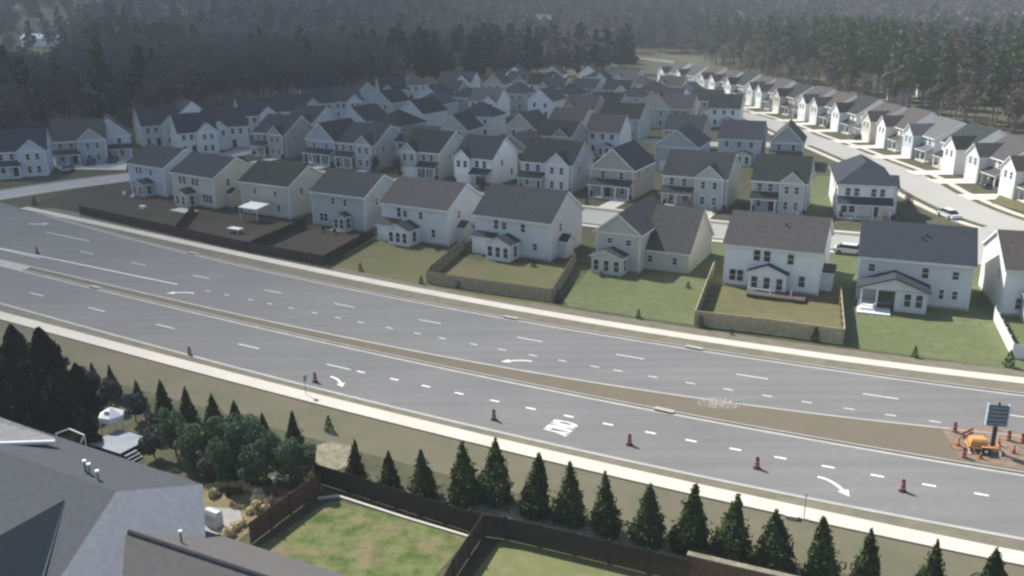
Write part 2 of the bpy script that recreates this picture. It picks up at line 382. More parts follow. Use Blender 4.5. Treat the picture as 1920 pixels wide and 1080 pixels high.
ROOFS = {'charcoal': roofmat((0.052, 0.056, 0.061), 'charcoal'), 'grey': roofmat((0.082, 0.078, 0.078), 'grey'), 'slate': roofmat((0.048, 0.055, 0.068), 'slate'),
         'green': roofmat((0.036, 0.045, 0.041), 'green'), 'brown': roofmat((0.085, 0.076, 0.070), 'brown'), 'pale': roofmat((0.13, 0.13, 0.13), 'pale'), 'metal': roofmat((0.75, 0.77, 0.80), 'metal')}
DOORM = mat('dark_door', (0.03, 0.03, 0.035), 0.4)
_wc = {}
def win_meshes(w, h):
    k = (w, h)
    if k not in _wc:
        f = MB(); t = 0.09
        f.box(-w / 2 - t, w / 2 + t, -0.07, 0.0, -h / 2 - t, -h / 2); f.box(-w / 2 - t, w / 2 + t, -0.07, 0.0, h / 2, h / 2 + t + .03)
        f.box(-w / 2 - t, -w / 2, -0.07, 0.0, -h / 2, h / 2); f.box(w / 2, w / 2 + t, -0.07, 0.0, -h / 2, h / 2)
        f.box(-w / 2, w / 2, -0.06, -0.01, -0.03, 0.03)
        if w > 1.3: f.box(-0.05, 0.05, -0.065, -0.01, -h / 2, h / 2)
        p = MB(); p.box(-w / 2, w / 2, -0.035, -0.005, -h / 2, h / 2)
        fb = MB(); fb.v = list(f.v); fb.f = list(f.f); fb.m = list(f.m); fb.box(-w / 2, w / 2, -0.035, -0.005, -h / 2, h / 2, 1)
        _wc[k] = (f.mesh('window', TRIM), p.mesh('pane', GLASS), fb.mesh('window', [TRIM, GLASS]))
    return _wc[k]
def roof_solid(mb, kind, x0, x1, y0, y1, E, rise, o=0.4, th=0.30):
    """x0..y1 are wall faces. 'side': ridge along x; 'front': ridge along y; 'hip'"""
    if kind in ('side', 'front'):
        a, b = (y0, y1) if kind == 'side' else (x0, x1)
        m = rise / ((b - a) / 2); c = (a + b) / 2; g = 0.02
        prof = [(a - o, E - m * o + g), (c, E + rise + g), (b + o, E - m * o + g), (b + o, E - m * o + g + th), (c, E + rise + g + th), (a - o, E - m * o + g + th)]
        ro = 0.3
        mb.prism(prof, 'x' if kind == 'side' else 'y', (x0 if kind == 'side' else y0) - ro, (x1 if kind == 'side' else y1) + ro, 0, capmi=1, sidemi=[1, 1, 1, 0, 0, 1])
    else:
        X0, X1, Y0, Y1 = x0 - o, x1 + o, y0 - o, y1 + o; i = len(mb.v); hw = min(X1 - X0, Y1 - Y0) / 2; z = E + 0.02
        cx, cy = (X0 + X1) / 2, (Y0 + Y1) / 2
        if X1 - X0 >= Y1 - Y0: r0, r1 = (X0 + hw, cy), (X1 - hw + 0.01, cy)
        else: r0, r1 = (cx, Y0 + hw), (cx, Y1 - hw + 0.01)
        mb.v += [(X0, Y0, z), (X1, Y0, z), (X1, Y1, z), (X0, Y1, z), (X0, Y0, z + .2), (X1, Y0, z + .2), (X1, Y1, z + .2), (X0, Y1, z + .2), (*r0, E + rise + .2), (*r1, E + rise + .2)]
        fs = [(0, 1, 2, 3), (0, 1, 5, 4), (1, 2, 6, 5), (2, 3, 7, 6), (3, 0, 4, 7)]
        if X1 - X0 >= Y1 - Y0: fs += [(4, 5, 9, 8), (6, 7, 8, 9), (7, 4, 8), (5, 6, 9)]
        else: fs += [(4, 5, 8), (5, 6, 9, 8), (6, 7, 9), (7, 4, 8, 9)]
        for k, f in enumerate(fs): mb.f.append(tuple(i + q for q in f)); mb.m.append(1 if k < 5 else 0)
def wall_solid(mb, kind, x0, x1, y0, y1, E, rise, z0=0.0):
    if kind == 'side': mb.prism([(y0, z0), (y1, z0), (y1, E), ((y0 + y1) / 2, E + rise), (y0, E)], 'x', x0, x1)
    elif kind == 'front': mb.prism([(x0, z0), (x1, z0), (x1, E), ((x0 + x1) / 2, E + rise), (x0, E)], 'y', y0, y1)
    else: mb.box(x0, x1, y0, y1, z0, E)

def add_window(root, face, u, z, w, h, dims, panes=True):
    x0, x1, y0, y1 = dims; f, p, fb = win_meshes(w, h)
    if not panes: f = fb
    loc, rz = {'A': ((u, y0, z), 0), 'B': ((u, y1, z), math.pi), 'L': ((x0, y0 + u, z), -math.pi / 2), 'R': ((x1, y0 + u, z), math.pi / 2)}[face]
    o = link('window', f, root, loc, rz)
    if panes: link('pane', p, o)
    return o

def house(label, pos, yaw, w, d, wall='white', roof='charcoal', E=5.7, rise=3.0, kind='side', cross=(), wins=None, porch=None, sun=None,
          garage=None, back=None, blocks=(), vents=(), group=None, near=True, z=0.0, gwall=None, name='house', wing_wall=None, door=None, brick=None):
    """local frame: facade A (towards the camera or the street) at y=0, body reaches y=d"""
    root = thing(name, label, 'house', (pos[0], pos[1], z), R(yaw), group)
    wm, rm = WALLS[wall], ROOFS[roof]
    dims = (-w / 2, w / 2, 0.0, d)
    mb = MB(); wall_solid(mb, kind, *dims, E, rise); mb.build('wall', wm, root)
    rb = MB(); roof_solid(rb, kind, *dims, E, rise)
    tb = MB(); c = 0.11
    for x in (-w / 2, w / 2):
        for y in (0,):
            sx, sy = (1 if x > 0 else -1), (1 if y > 0 else -1)
            tb.box(min(x + sx * .02, x - sx * c), max(x + sx * .02, x - sx * c), min(y + sy * .02, y - sy * c), max(y + sy * .02, y - sy * c), 0, E - 0.25)
    tb.box(-w / 2, w / 2, -0.03, 0.01, E - 0.27, E - 0.05)
    # foundation band
    fb = MB(); fb.box(-w / 2 - .015, w / 2 + .015, -.015, d + .015, -0.05, 0.32); fb.build('foundation', GUTTER, root)
    for (a, b, pj, e2, depth) in cross:           # cross gable on facade A
        hw = (b - a) / 2; r2 = min(hw * 0.86, rise * .92) if kind == 'side' else hw * 0.62
        cb = MB(); wall_solid(cb, 'front', a, b, -pj, depth, e2, r2 - .02, 0.02 if pj > .2 else 2.9)
        cb.build('gable_wall', WALLS[gwall] if gwall else wm, root)
        roof_solid(rb, 'front', a, b, -pj, depth, e2, r2, 0.3, 0.2)
        gt = MB(); gt.box(a - .02, b + .02, -pj - .05, -pj, e2 - .12, e2 + .12)
        for x in (a, b):
            s = -1 if x == a else 1
            gt.box(min(x + s * .02, x - s * c), max(x + s * .02, x - s * c), -pj - .045, -pj + c, 0.4 if pj > .2 else 3.0, e2 - .11)
        gt.build('gable_trim', TRIM, root)
    for (bk, x0, x1, y0, y1, e2, r2, wl) in blocks:
        cb = MB(); wall_solid(cb, bk, x0, x1, y0, y1, e2, r2 - .02); cb.build('wing', WALLS[wl] if wl else wm, root)
        roof_solid(rb, bk, x0, x1, y0, y1, e2, r2, 0.3, 0.22)
    rb.build('roof', [rm, TRIM], root)
    if garage:
        a, b = garage; gb = MB(); y = -max([p[2] for p in cross if p[0] <= a + .1 and p[1] >= b - .1] + [0])
        gb.box(a, b, y - .06, y, 0.05, 2.3)
        for k in range(1, 4): gb.box(a + .05, b - .05, y - .075, y - .06, 0.05 + k * .56, 0.08 + k * .56)
        gb.build('garage_door', TRIM, root)
    if porch:                                      # columned porch with a low roof
        a, b, dp, pk, ph = porch
        pb = MB()
        if pk == 'shed': pb.prism([(-dp - .3, ph), (0, ph + 1.0), (0, ph + 1.2), (-dp - .3, ph + .2)], 'x', a - .3, b + .3, 0, capmi=1, sidemi=[1, 1, 0, 1])
        else: roof_solid(pb, 'front', a, b, -dp, 0.3, ph, (b - a) * .28, .3, .18); wall_solid(pb, 'front', a + .1, b - .1, -dp + .1, 0.1, ph, (b - a) * .27, ph - .3)
        po = pb.build('porch_roof', [rm, TRIM], root)
        n = max(2, int((b - a) / 2.2) + 1)
        for k in range(n):
            x = a + .15 + (b - a - .3) * k / (n - 1)
            c_ = MB(); c_.box(x - .12, x + .12, -dp + .05, -dp + .29, 0.15, ph + .05); c_.build('column', TRIM, root)
        sb = MB(); sb.box(a, b, -dp, -0.02, 0, .3); sb.build('porch_floor', DRIVE, root)
    if sun:                                        # enclosed rear porch
        a, b, dp, ph, gr, sw = sun
        g = MB(); wall_solid(g, 'front', a, b, -dp, -0.005, ph, gr - .02); g.build('porch_wall', TRIM if sw == 'trim' else WALLS[sw], root)
        g = MB(); roof_solid(g, 'front', a, b, -dp, .1, ph, gr, .3, .16); g.build('porch_roof', [ROOFS['charcoal'], ROOFS['charcoal'] if gr < 0 else TRIM], root)
        nn = max(2, int((b - a) / 1.3))
        for k in range(nn):
            x = a + (b - a) * (k + .5) / nn
            add_window(root, 'A', x, ph * .52, 0.75, 1.5, (a, b, -dp, 0), near)
        add_window(root, 'R', dp / 2, ph * .52, 0.95, 1.6, (a, b, -dp, 0), near)
    tb.build('trim', TRIM, root)
    if door is not None:
        y = 0; db = MB(); db.box(door - .5, door + .5, y - .06, y, 0.3, 2.4); dd = db.build('door', DOORM, root)
        hb = MB(); hb.box(door + .34, door + .42, y - .12, y - .06, 1.25, 1.4); hb.build('handle', GREYM, dd)
    for wi in (wins or []):
        f = wi[0]; dm = wi[5] if len(wi) > 5 else dims
        add_window(root, f, wi[1], wi[2], wi[3], wi[4], dm, near)
    for (x, y) in vents:
        fr = y / (d / 2) if y < d / 2 else 2 - y / (d / 2); zz = E + rise * fr + .2
        v = MB(); v.cyl((x, y, zz), (x, y, zz + .45), .09, .09, 8); v.cyl((x, y, zz + .45), (x, y, zz + .6), .16, .05, 8); v.build('roof_vent', STEEL, root)
    return root

def at(px, py, z=5.7): g = G(px, py, z); return (g.x, g.y)
def mid(a, b, z=5.7):
    p, q = G(*a, z), G(*b, z); return ((p.x + q.x) / 2, (p.y + q.y) / 2)

RW = lambda w: [('A', -w * .27, 4.55, .8, 1.25), ('A', -w * .16, 4.55, .8, 1.25), ('A', w * .14, 4.5, .8, 1.1)]
BAY = lambda w: ('side', w / 2 - .1, w / 2 + 1.3, 2.6, 5.2, 2.5, .7, None)
SIDE = [('R', 3.2, 4.5, .7, 1.2), ('R', 7.5, 1.8, .7, 1.2)]
back_row = 'houses with rear yards along the avenue'
front_wing = lambda w: [('front', -w / 2 + .4, 0.2, 9.5, 14.2, 4.9, 2.0, None)]
# H1..H10, left to right
house('blue grey house at the side street corner, leftmost in the row along the avenue', mid((241, 306), (305, 316)), -34, 11.4, 10.5, 'blue', 'slate',
      rise=2.9, wins=RW(11) + SIDE, sun=(-1.5, 2.2, 2.6, 2.5, .7, 'grey'), group=back_row, vents=[(2, 3)])
house('cream two storey house with small white porch and patio, beside the blue grey corner house', mid((320, 322), (401, 336)), -34, 12.2, 10.8, 'cream', 'slate',
      rise=2.9, wins=[('A', -3.6, 4.5, .75, 1.3), ('A', -2.4, 4.5, .75, 1.3), ('A', 0.2, 4.5, .75, 1.3), ('A', 1.3, 4.5, .75, 1.3), ('A', 3.0, 1.7, .75, 1.5), ('A', 3.9, 1.7, .75, 1.5), ('A', 4.8, 1.7, .75, 1.5)] + SIDE,
      sun=(-2.6, .8, 2.4, 2.5, .8, 'cream'), group=back_row, blocks=front_wing(12) + [BAY(12.2)])
house('beige grey house with a white awning over its patio and brown green roof', mid((450, 340), (540, 351)), -30, 11.6, 10.6, 'beige', 'green',
      rise=2.8, wins=[('A', -2.3, 4.3, .6, 1.0), ('A', 2.6, 4.2, .6, 1.0), ('A', -4.2, 1.8, .7, 1.1), ('A', 3.2, 1.7, .7, 1.1)] + SIDE, group=back_row, blocks=front_wing(11.6), vents=[(-2, 2.6)])
house('green grey house with a small shed roofed rear porch behind a bare soil yard', mid((584, 359), (682, 371)), -29.5, 11.4, 10.6, 'green_grey', 'charcoal',
      rise=2.8, wins=[('A', -1.0, 4.5, .7, 1.1), ('A', 1.6, 4.5, .7, 1.1), ('A', -3.7, 1.5, .8, 1.3), ('A', -2.8, 1.5, .8, 1.3)] + SIDE, sun=(.3, 2.7, 1.8, 2.4, .5, 'green_grey'), group=back_row, blocks=front_wing(11.4))
house('pale grey house with white glazed rear porch and green lawn, left of the fenced yard', mid((715, 380), (839, 395.5)), -29.5, 12.7, 10.8, 'pale_grey', 'grey',
      rise=3.1, wins=[('A', -2.9, 4.5, .75, 1.5), ('A', -1.7, 4.4, .75, 1.0), ('A', 1.3, 4.4, .7, 1.1), ('A', 3.6, 1.8, .7, 1.3), ('A', -5.2, 1.5, .7, 1.3), ('A', -4.3, 1.5, .7, 1.3)] + SIDE,
      sun=(-2.9, 1.0, 3.2, 2.5, .85, 'trim'), blocks=[('side', -6.1, -2.6, -1.8, 3, 2.5, .9, 'white')] + front_wing(12.7) + [BAY(12.7)], group=back_row)
house('pale grey house with dark roof and white rear porch inside the tan fenced yard', mid((892, 401), (1031, 421)), -29.5, 12.9, 10.8, 'pale_grey', 'charcoal',
      rise=3.6, wins=[('A', -2.7, 4.6, .75, 1.4), ('A', -1.3, 4.5, .75, 1.1), ('A', 1.9, 4.5, .7, 1.2), ('A', -4.2, 1.6, .7, 1.1), ('A', 3.9, 1.9, .7, 1.0)] + SIDE,
      sun=(-2.6, 1.4, 3.2, 2.5, .85, 'trim'), blocks=[('side', -6.3, -2.6, -1.2, 3, 2.6, .8, 'white')] + front_wing(12.9) + [BAY(12.9)], group=back_row)
# H7 : tall front gable block with a long low roof to its right
g7 = G(1117, 432, 5.5)
house('beige house with a steep gable and a long low roof sweeping down to the lawn', (g7.x + 3.0, g7.y - 1.5), -27, 6.5, 14.0, 'beige', 'grey', E=5.5, rise=2.5, kind='front',
      wins=[('A', -1.2, 4.3, .8, .7), ('A', 1.6, 4.2, .8, .8), ('A', 4.0, 1.6, .7, 1.0, (-3.3, 9.6, 2.6, 11)), ('A', 7.6, 1.6, .7, 1.0, (-3.3, 9.6, 2.6, 11))],
      blocks=[('side', 3.0, 9.6, 2.6, 14.6, 2.9, 5.0, 'beige')], sun=(-2.9, 1.6, 2.6, 2.5, .8, 'cream'), group=back_row, vents=[])
house('white house with a covered deck inside the pale fenced yard', mid((1362, 457), (1539, 476)), -25, 12.3, 10.6, 'white', 'grey', rise=3.2,
      wins=[('A', -1.9, 4.6, .8, 1.4), ('A', -.6, 4.6, .8, 1.4), ('A', 2.4, 4.5, .75, 1.3), ('A', -4.9, 1.6, .8, 1.5), ('A', -3.9, 1.6, .8, 1.5), ('A', 4.0, 1.7, .75, 1.4)] + SIDE,
      sun=(-2.6, 2.2, 1.3, 2.6, .95, 'white'), blocks=[('front', -1.5, 4.2, 6.0, 14.0, 5.3, 2.2, None), BAY(12.3)], vents=[(1.0, 3.4)], group=back_row)
house('pale blue grey house with broad gabled rear porch and white patio steps', mid((1620, 481), (1820, 499)), -21.5, 13.0, 10.4, 'pale_grey', 'slate', rise=3.3, kind='side',
      wins=[('A', -5.0, 4.4, .75, .9), ('A', 1.2, 4.3, .75, 1.3), ('A', 4.6, 4.3, .7, 1.0), ('A', 3.3, 1.8, .5, 1.2), ('A', 4.8, 1.8, .6, 1.0), ('A', -.6, 1.6, .75, 1.6, (-6.2, 1.6, -3.4, 0)), ('A', .7, 1.6, .75, 1.6, (-6.2, 1.6, -3.4, 0))],
      vents=[(0.5, 2.9), (1.0, 3.4)], group=back_row)
house('brown roofed white house with a sunlit gable wall at the right picture edge', at(1988, 514, 5.6), -15, 11.4, 12.0, 'white', 'brown', rise=3.2, kind='side',
      wins=[('L', 3.0, 4.4, .8, 1.2), ('A', -3.8, 1.6, .8, 1.3)], blocks=[('side', -3.6, 3.0, -2.6, 0.1, 2.6, .6, 'grey')], group=back_row)
# broad gabled porch of the ninth house, open at its left bay
h9 = [o for o in COL.objects if o.get('label', '').startswith('pale blue grey house with broad')][0]
for cobj in list(h9.children):
    if cobj.name.startswith('window') and cobj.location.y < -3: pass
g = MB(); g.box(-2.0, 1.6, -3.4, -0.01, 0.05, 2.75); g.build('porch_wall', WALLS['pale_grey'], h9)
g = MB(); wall_solid(g, 'front', -6.1, 1.6, -3.4, -0.02, 2.76, 1.35, 2.6); g.build('gable_wall', WALLS['pale_grey'], h9)
g = MB(); roof_solid(g, 'front', -6.1, 1.6, -3.5, -.02, 2.78, 1.4, .35, .16); g.build('porch_roof', [ROOFS['slate'], ROOFS['charcoal']], h9)
for x in (-6.0, -4.2):
    g = MB(); g.box(x, x + .22, -3.4, -3.18, .1, 2.6); g.build('column', TRIM, h9)
g = MB(); g.box(-4.0, -2.1, -3.2, -3.1, .3, 2.4); g.build('screen', GLASS, h9)
g = MB(); g.box(-6.2, -2.4, -5.6, 0, 0, .22); g.box(-5.9, -4.2, -4.6, -2.9, .22, .5); g.build('patio', WHITEF, h9)
# covered deck of the eighth house
h8 = [o for o in COL.objects if o.get('label', '').startswith('white house with a covered deck')][0]
g = MB(); g.box(-2.2, 5.0, -4.0, -1.35, 0.1, .45); g.build('deck', MIDF, h8)
for x in (-2.1, .6, 3.2):
    g = MB(); g.box(x, x + .14, -3.9, -3.76, .45, 1.5); g.build('post', TRIM, h8)
g = MB()
for k in range(12): g.box(-2.15 + k * .3, -2.10 + k * .3, -3.97, -3.92, .45, 1.2)
g.box(-2.2, 1.3, -3.99, -3.90, 1.2, 1.27); g.build('railing', TRIM, h8)

# ---------------- second row and the rest of the estate
def facade(w, style, d):
    """windows, cross gables, porch, garage for a street facade"""
    if style == 0: return dict(cross=[(w * .02, w * .46, .8, 5.6, d * .5)], wins=[('A', -w * .36, 4.5, .8, 1.35), ('A', -w * .16, 4.5, .8, 1.35), ('A', w * .15, 4.4, .75, 1.3, (-w / 2, w / 2, -.8, d)), ('A', w * .33, 4.4, .75, 1.3, (-w / 2, w / 2, -.8, d)),
                               ('A', w * .15, 1.6, .75, 1.4, (-w / 2, w / 2, -.8, d)), ('A', w * .33, 1.6, .75, 1.4, (-w / 2, w / 2, -.8, d)), ('A', -w * .36, 1.7, .8, 1.4), ('R', 3, 4.4, .7, 1.2), ('R', 7, 2, .7, 1.2)], porch=(-w * .48, -w * .02, 1.8, 'shed', 2.5), door=-w * .12)
    if style == 1: return dict(cross=[(-w * .46, -w * .04, .8, 5.6, d * .5)], wins=[('A', w * .1, 4.5, .8, 1.35), ('A', w * .3, 4.5, .8, 1.35), ('A', -w * .34, 4.4, .75, 1.3, (-w / 2, w / 2, -.8, d)), ('A', -w * .16, 4.4, .75, 1.3, (-w / 2, w / 2, -.8, d)), ('R', 4, 4.4, .7, 1.2), ('R', 8, 2, .7, 1.2)],
                               porch=(w * .02, w * .48, 1.8, 'shed', 2.5), garage=(-w * .44, -w * .06), door=w * .12)
    if style == 2: return dict(kind='front', wins=[('A', -w * .22, 4.4, .85, 1.35), ('A', w * .22, 4.4, .85, 1.35), ('A', w * .25, 1.6, .85, 1.4), ('R', 3, 4.4, .7, 1.2), ('R', 8, 4.4, .7, 1.2)], porch=(-w * .48, w * .48, 1.8, 'shed', 2.5), door=-w * .1)
    if style == 3: return dict(wins=[('A', -w * .3, 4.5, .8, 1.2), ('A', 0, 4.5, .8, 1.2), ('A', w * .28, 4.5, .8, 1.2), ('A', -w * .28, 1.6, .8, 1.3), ('R', 3, 4.4, .7, 1.2)], sun=(-w * .05, w * .32, 2.2, 2.4, .7, 'trim'))
    if style == 4: return dict(kind='hip', wins=[('A', -w * .3, 4.5, .8, 1.25), ('A', 0, 4.5, .8, 1.25), ('A', w * .3, 4.5, .8, 1.25), ('A', w * .3, 1.6, .9, 1.4)], porch=(-w * .4, w * .12, 1.8, 'shed', 2.5), door=-w * .2)
    if style == 5: return dict(kind='front', wins=[('A', 0, 4.5, 1.4, 1.3), ('R', 4, 4.4, .7, 1.2)], garage=(-w * .38, w * .12), blocks=[('front', w * .2, w * .5, -1.2, d * .3, 2.7, 1.0, None)])
row2 = 'houses facing the back street'
ROW2 = [  # eave px left/right, yaw, w, wall, roof, style, depth, note
    ((505, 250), -31, 10.5, 'taupe', 'charcoal', 0, 11, 'taupe house with paired gables and a dark garage mouth, leftmost facing the back street'),
    ((600, 262), -31, 8.5, 'blue_grey', 'charcoal', 2, 11, 'narrow blue grey gabled house, second from the left facing the back street'),
    ((668, 269), -30, 10.5, 'grey', 'slate', 0, 12, 'grey house with a big dark blue roof, third from the left facing the back street'),
    ((787, 284), -30, 10.0, 'green_grey', 'green', 1, 12, 'green grey house with dark green roof and small gable, fourth in back street row'),
    ((887, 296), -30, 9.0, 'white', 'slate', 1, 10.5, 'white house with tall pale gable wall on its right, fifth in back street row'),
    ((1024, 305), -29, 11.5, 'pale_grey', 'green', 0, 10, 'pale grey house with wide gable over two windows, sixth in back street row'),
    ((1148, 316), -28, 8.6, 'taupe', 'charcoal', 2, 11.5, 'brown grey gable fronted house with a deep columned porch, seventh in the back street row'),
    ((1303, 331), -25, 11.8, 'green_grey', 'charcoal', 0, 10.5, 'green grey house with white columned porch and right gable, eighth in back street row'),
    ((1462, 340), -23, 9.4, 'grey', 'green', 0, 10, 'small grey house with a green roof and pointed gable, ninth in the back street row'),
    ((1625, 348), -15, 9.2, 'white', 'slate', 3, 18, 'white house with long blue grey roof standing alone by the street bend')]
HPOS = []
for p, yaw, w_, wl, rf, st, dp, lb in ROW2:
    kw = facade(w_, st, dp)
    if lb.startswith('white house with long'):
        kw = dict(wins=[('A', -2.9, 4.5, .8, 1.3), ('A', -1.5, 4.5, .8, 1.3), ('A', 1.3, 4.5, .8, 1.3), ('A', 2.7, 4.5, .8, 1.3), ('A', -3.3, 1.6, .85, 1.4), ('A', -2.0, 1.6, .85, 1.4), ('L', 4, 4.4, .8, 1.2), ('L', 9, 4.4, .8, 1.2)],
                  porch=(-4.4, 4.2, 1.8, 'shed', 2.5), door=1.8, kind='hip', blocks=[('side', 3.4, 5.6, 3.0, 9, 4.8, 1.6, None)])
    P = at(*p); HPOS.append(P)
    house(lb, P, yaw, w_, dp, wl, rf, E=5.6, rise=3.2 if 'standing alone' in lb else 3.7, group=row2, **kw)
# low gabled wing seen between the sixth and seventh
row3 = 'houses in the middle blocks of the estate'
ROW3 = [
    ((1387, 261), -22, 9.6, 'blue', 'slate', 3, 10, 'blue grey house seen from behind with three small upper windows, beside the lit driveway'),
    ((1475, 266), -20, 7.0, 'blue_grey', 'brown', 2, 11, 'blue grey gable wall house under a brown roof, right of the three windowed one'),
    ((1268, 274), -25, 9.4, 'grey', 'slate', 5, 12, 'slate roofed house with a black open garage mouth behind the columned porch house'),
    ((1130, 247), -26, 8.6, 'white', 'grey', 3, 9, 'small white house with three square upper windows behind the brown gable fronted one'),
    ((1057, 234), -26, 9.2, 'cream', 'brown', 3, 11, 'cream house with a brown roof and bright right gable, in the centre of the estate'),
    ((975, 240), -28, 8.0, 'beige', 'grey', 2, 10, 'beige house with blank shaded wall behind the tall pale gable'),
    ((890, 219), -24, 10.5, 'pale_grey', 'slate', 4, 9, 'pale house under a low dark hipped roof in the middle of the estate'),
    ((848, 242), -28, 8.5, 'beige', 'charcoal', 2, 8, 'beige house with dark front gable tucked behind the green roofed house'),
    ((770, 212), -34, 9.0, 'pale_grey', 'green', 2, 11, 'pale house with steep white verge and dark green roof, left of centre'),
    ((722, 236), -32, 10.0, 'grey', 'green', 4, 11, 'grey house with a dark green hipped roof behind the big blue roofed one'),
    ((905, 190), -24, 10.0, 'white', 'pale', 0, 10, 'white house with a wide front gable behind the dark hipped roof'),
    ((1012, 189), -26, 8.5, 'white', 'grey', 2, 11, 'white triangular gabled house behind the cream brown roofed house'),
    ((1085, 205), -26, 9.5, 'taupe', 'brown', 1, 10, 'taupe house with two small roof gables behind the cream house'),
    ((1160, 222), -26, 11.5, 'green_grey', 'green', 3, 10, 'green grey house with a pale slim gable on its right side'),
    ((1215, 203), -24, 13.0, 'green_grey', 'pale', 4, 11, 'large house with a pale green grey hipped roof near the lit street'),
    ((1268, 204), -22, 9.0, 'taupe', 'grey', 3, 10, 'mauve grey roofed house catching light at its ridge, beside the lit street'),
    ((1358, 203), -20, 9.0, 'white', 'green', 3, 10, 'white house with bright left wall and dark roof beside the lit street'),
    ((1218, 172), -22, 9.5, 'grey', 'charcoal', 4, 10, 'dark roofed house behind the pale hipped roof, near the far lit houses'),
    ((852, 154), -18, 14.0, 'white', 'grey', 0, 10, 'long whitish house with several upper windows at the back left of centre'),
    ((925, 158), -20, 8.0, 'beige', 'grey', 2, 10, 'slim gabled house right of the long whitish house at the back'),
    ((965, 142), -14, 9.0, 'white', 'charcoal', 2, 9, 'brightest white gabled house standing against the dark woods'),
    ((1035, 140), -16, 9.0, 'pale_grey', 'charcoal', 2, 9, 'pale grey gabled house against the woods, right of the brightest white one'),
    ((1103, 140), -16, 9.0, 'white', 'charcoal', 2, 9, 'white gabled house against the woods, rightmost of three in line'),
    ((1125, 155), -18, 7.5, 'pale_grey', 'green', 2, 10, 'pale gabled house in front of the rightmost woods side house'),
    ((1010, 158), -18, 8.5, 'white', 'green', 3, 8, 'low pale house between the two gabled houses at the back'),
    ((1060, 178), -24, 9.5, 'grey', 'charcoal', 4, 10, 'dark hipped house below the rightmost gabled house at the back'),
    ((960, 176), -24, 9.5, 'green_grey', 'grey', 4, 10, 'grey green hipped house below the brightest white gabled house'),
    ((800, 196), -26, 10.0, 'grey', 'grey', 4, 11, 'grey house with broad grey roof right of the steep white verge'),
    ((835, 172), -22, 9.5, 'taupe', 'grey', 3, 10, 'taupe house directly below the long whitish house'),
    ((660, 226), -32, 9.5, 'pale_grey', 'charcoal', 2, 10, 'pale gabled house behind the third house of the back street'),
    ((712, 192), -30, 9.0, 'green_grey', 'green', 2, 10, 'dim green grey gabled house left of the steep white verge'),
    ((560, 228), -32, 10.0, 'pale_grey', 'charcoal', 0, 11, 'pale house with dark square roof behind the taupe paired gable house')]
for p, yaw, w_, wl, rf, st, dp, lb in ROW3:
    P = at(*p); HPOS.append(P); far = P[1] > 215
    kw = facade(w_, st, dp)
    if far: kw.pop('porch', None); kw['wins'] = [q for q in kw['wins'] if q[0] == 'A']
    house(lb, P, yaw, w_, dp, wl, rf, E=5.6, rise=3.5, group=row3, near=not far, **kw)
rowL = 'houses along the wooded left edge'
ROWL = [
    ((36, 283), 20, 10.5, 'blue', 'slate', 0, 10, 'blue grey house with arched gable over three windows at the left picture edge'),
    ((148, 263), 22, 11.5, 'blue_grey', 'grey', 0, 11, 'blue grey house with two small gables left of the dark roofed one'),
    ((206, 255), 24, 9.0, 'blue', 'charcoal', 2, 11, 'tall gabled house with a long dark right roof slope behind the corner house'),
    ((303, 234), 32, 10.0, 'pale_grey', 'charcoal', 0, 11, 'pale house with crossed gable timbers and paired windows, fourth along the wood'),
    ((370, 247), 32, 9.5, 'pale_grey', 'slate', 0, 9, 'pale house with small square gable window, fifth along the wood'),
    ((362, 218), 32, 9.5, 'white', 'grey', 2, 10, 'white verged gable close under the trees, behind the fifth house along the wood'),
    ((428, 238), 30, 10.0, 'pale_grey', 'charcoal', 1, 12, 'broad grey gable house with a wide dark roof, sixth along the wood'),
    ((487, 216), 28, 10.0, 'pale_grey', 'charcoal', 0, 11, 'pale house with three upper windows, seventh along the wood'),
    ((545, 208), 26, 10.0, 'pale_grey', 'charcoal', 3, 10, 'house with a grey square roof and pale left verge, eighth along the wood'),
    ((600, 194), 24, 9.5, 'grey', 'charcoal', 1, 10, 'grey house ninth along the wood with a small porch'),
    ((652, 190), 22, 9.0, 'pale_grey', 'grey', 0, 11, 'house with a bright slanting verge, tenth along the wood'),
    ((690, 178), 20, 9.0, 'green_grey', 'green', 2, 10, 'slim pale gabled house, eleventh along the wood'),
    ((738, 168), 18, 9.5, 'green_grey', 'green', 1, 10, 'green grey house twelfth along the wood'),
    ((780, 160), 14, 9.5, 'pale_grey', 'pale', 4, 10, 'pale hipped house thirteenth along the wood')]
for p, yaw, w_, wl, rf, st, dp, lb in ROWL:
    P = at(*p); HPOS.append(P); far = P[1] > 225
    kw = facade(w_, st, dp)
    if far: kw.pop('porch', None)
    if st == 0: kw['cross'] = [(-w_ * .04, w_ * .49, .8, 5.6, dp * .5)]
    house(lb, P, yaw, w_, dp, wl, rf, E=5.6, rise=4.0, group=rowL, near=not far, **kw)
# sunlit row on the right: facades look left across the street
rowR = 'sunlit houses in the curving row on the right'
RR = smooth([(103, 145), (97, 163), (97.5, 180), (97, 199), (96.5, 220), (96, 240), (94.5, 262), (92, 285), (89, 308), (86, 332), (81, 357), (74, 383), (66, 405)], 20)
LEN = [0]
for i in range(1, len(RR)): LEN.append(LEN[-1] + (RR[i] - RR[i - 1]).length)
LR = ['teal', 'white', 'pale_grey', 'white', 'blue', 'white', 'cream', 'white', 'pale_grey', 'white', 'beige', 'white', 'pale_grey', 'white', 'white', 'pale_grey', 'white', 'white']
RRr = ['green', 'brown', 'grey', 'green', 'pale', 'brown', 'grey', 'green', 'brown', 'grey', 'green', 'grey', 'brown', 'green', 'grey', 'brown', 'grey', 'grey']
RD = ['teal walled house with a white gabled front at the right picture edge', 'white house with twin pointed gables beside the teal one',
      'grey sided house with a bright white gabled front and wide drive', 'white house with tall bright gable, fourth from the right in the sunlit row']
sR = 8.0; DRV = []
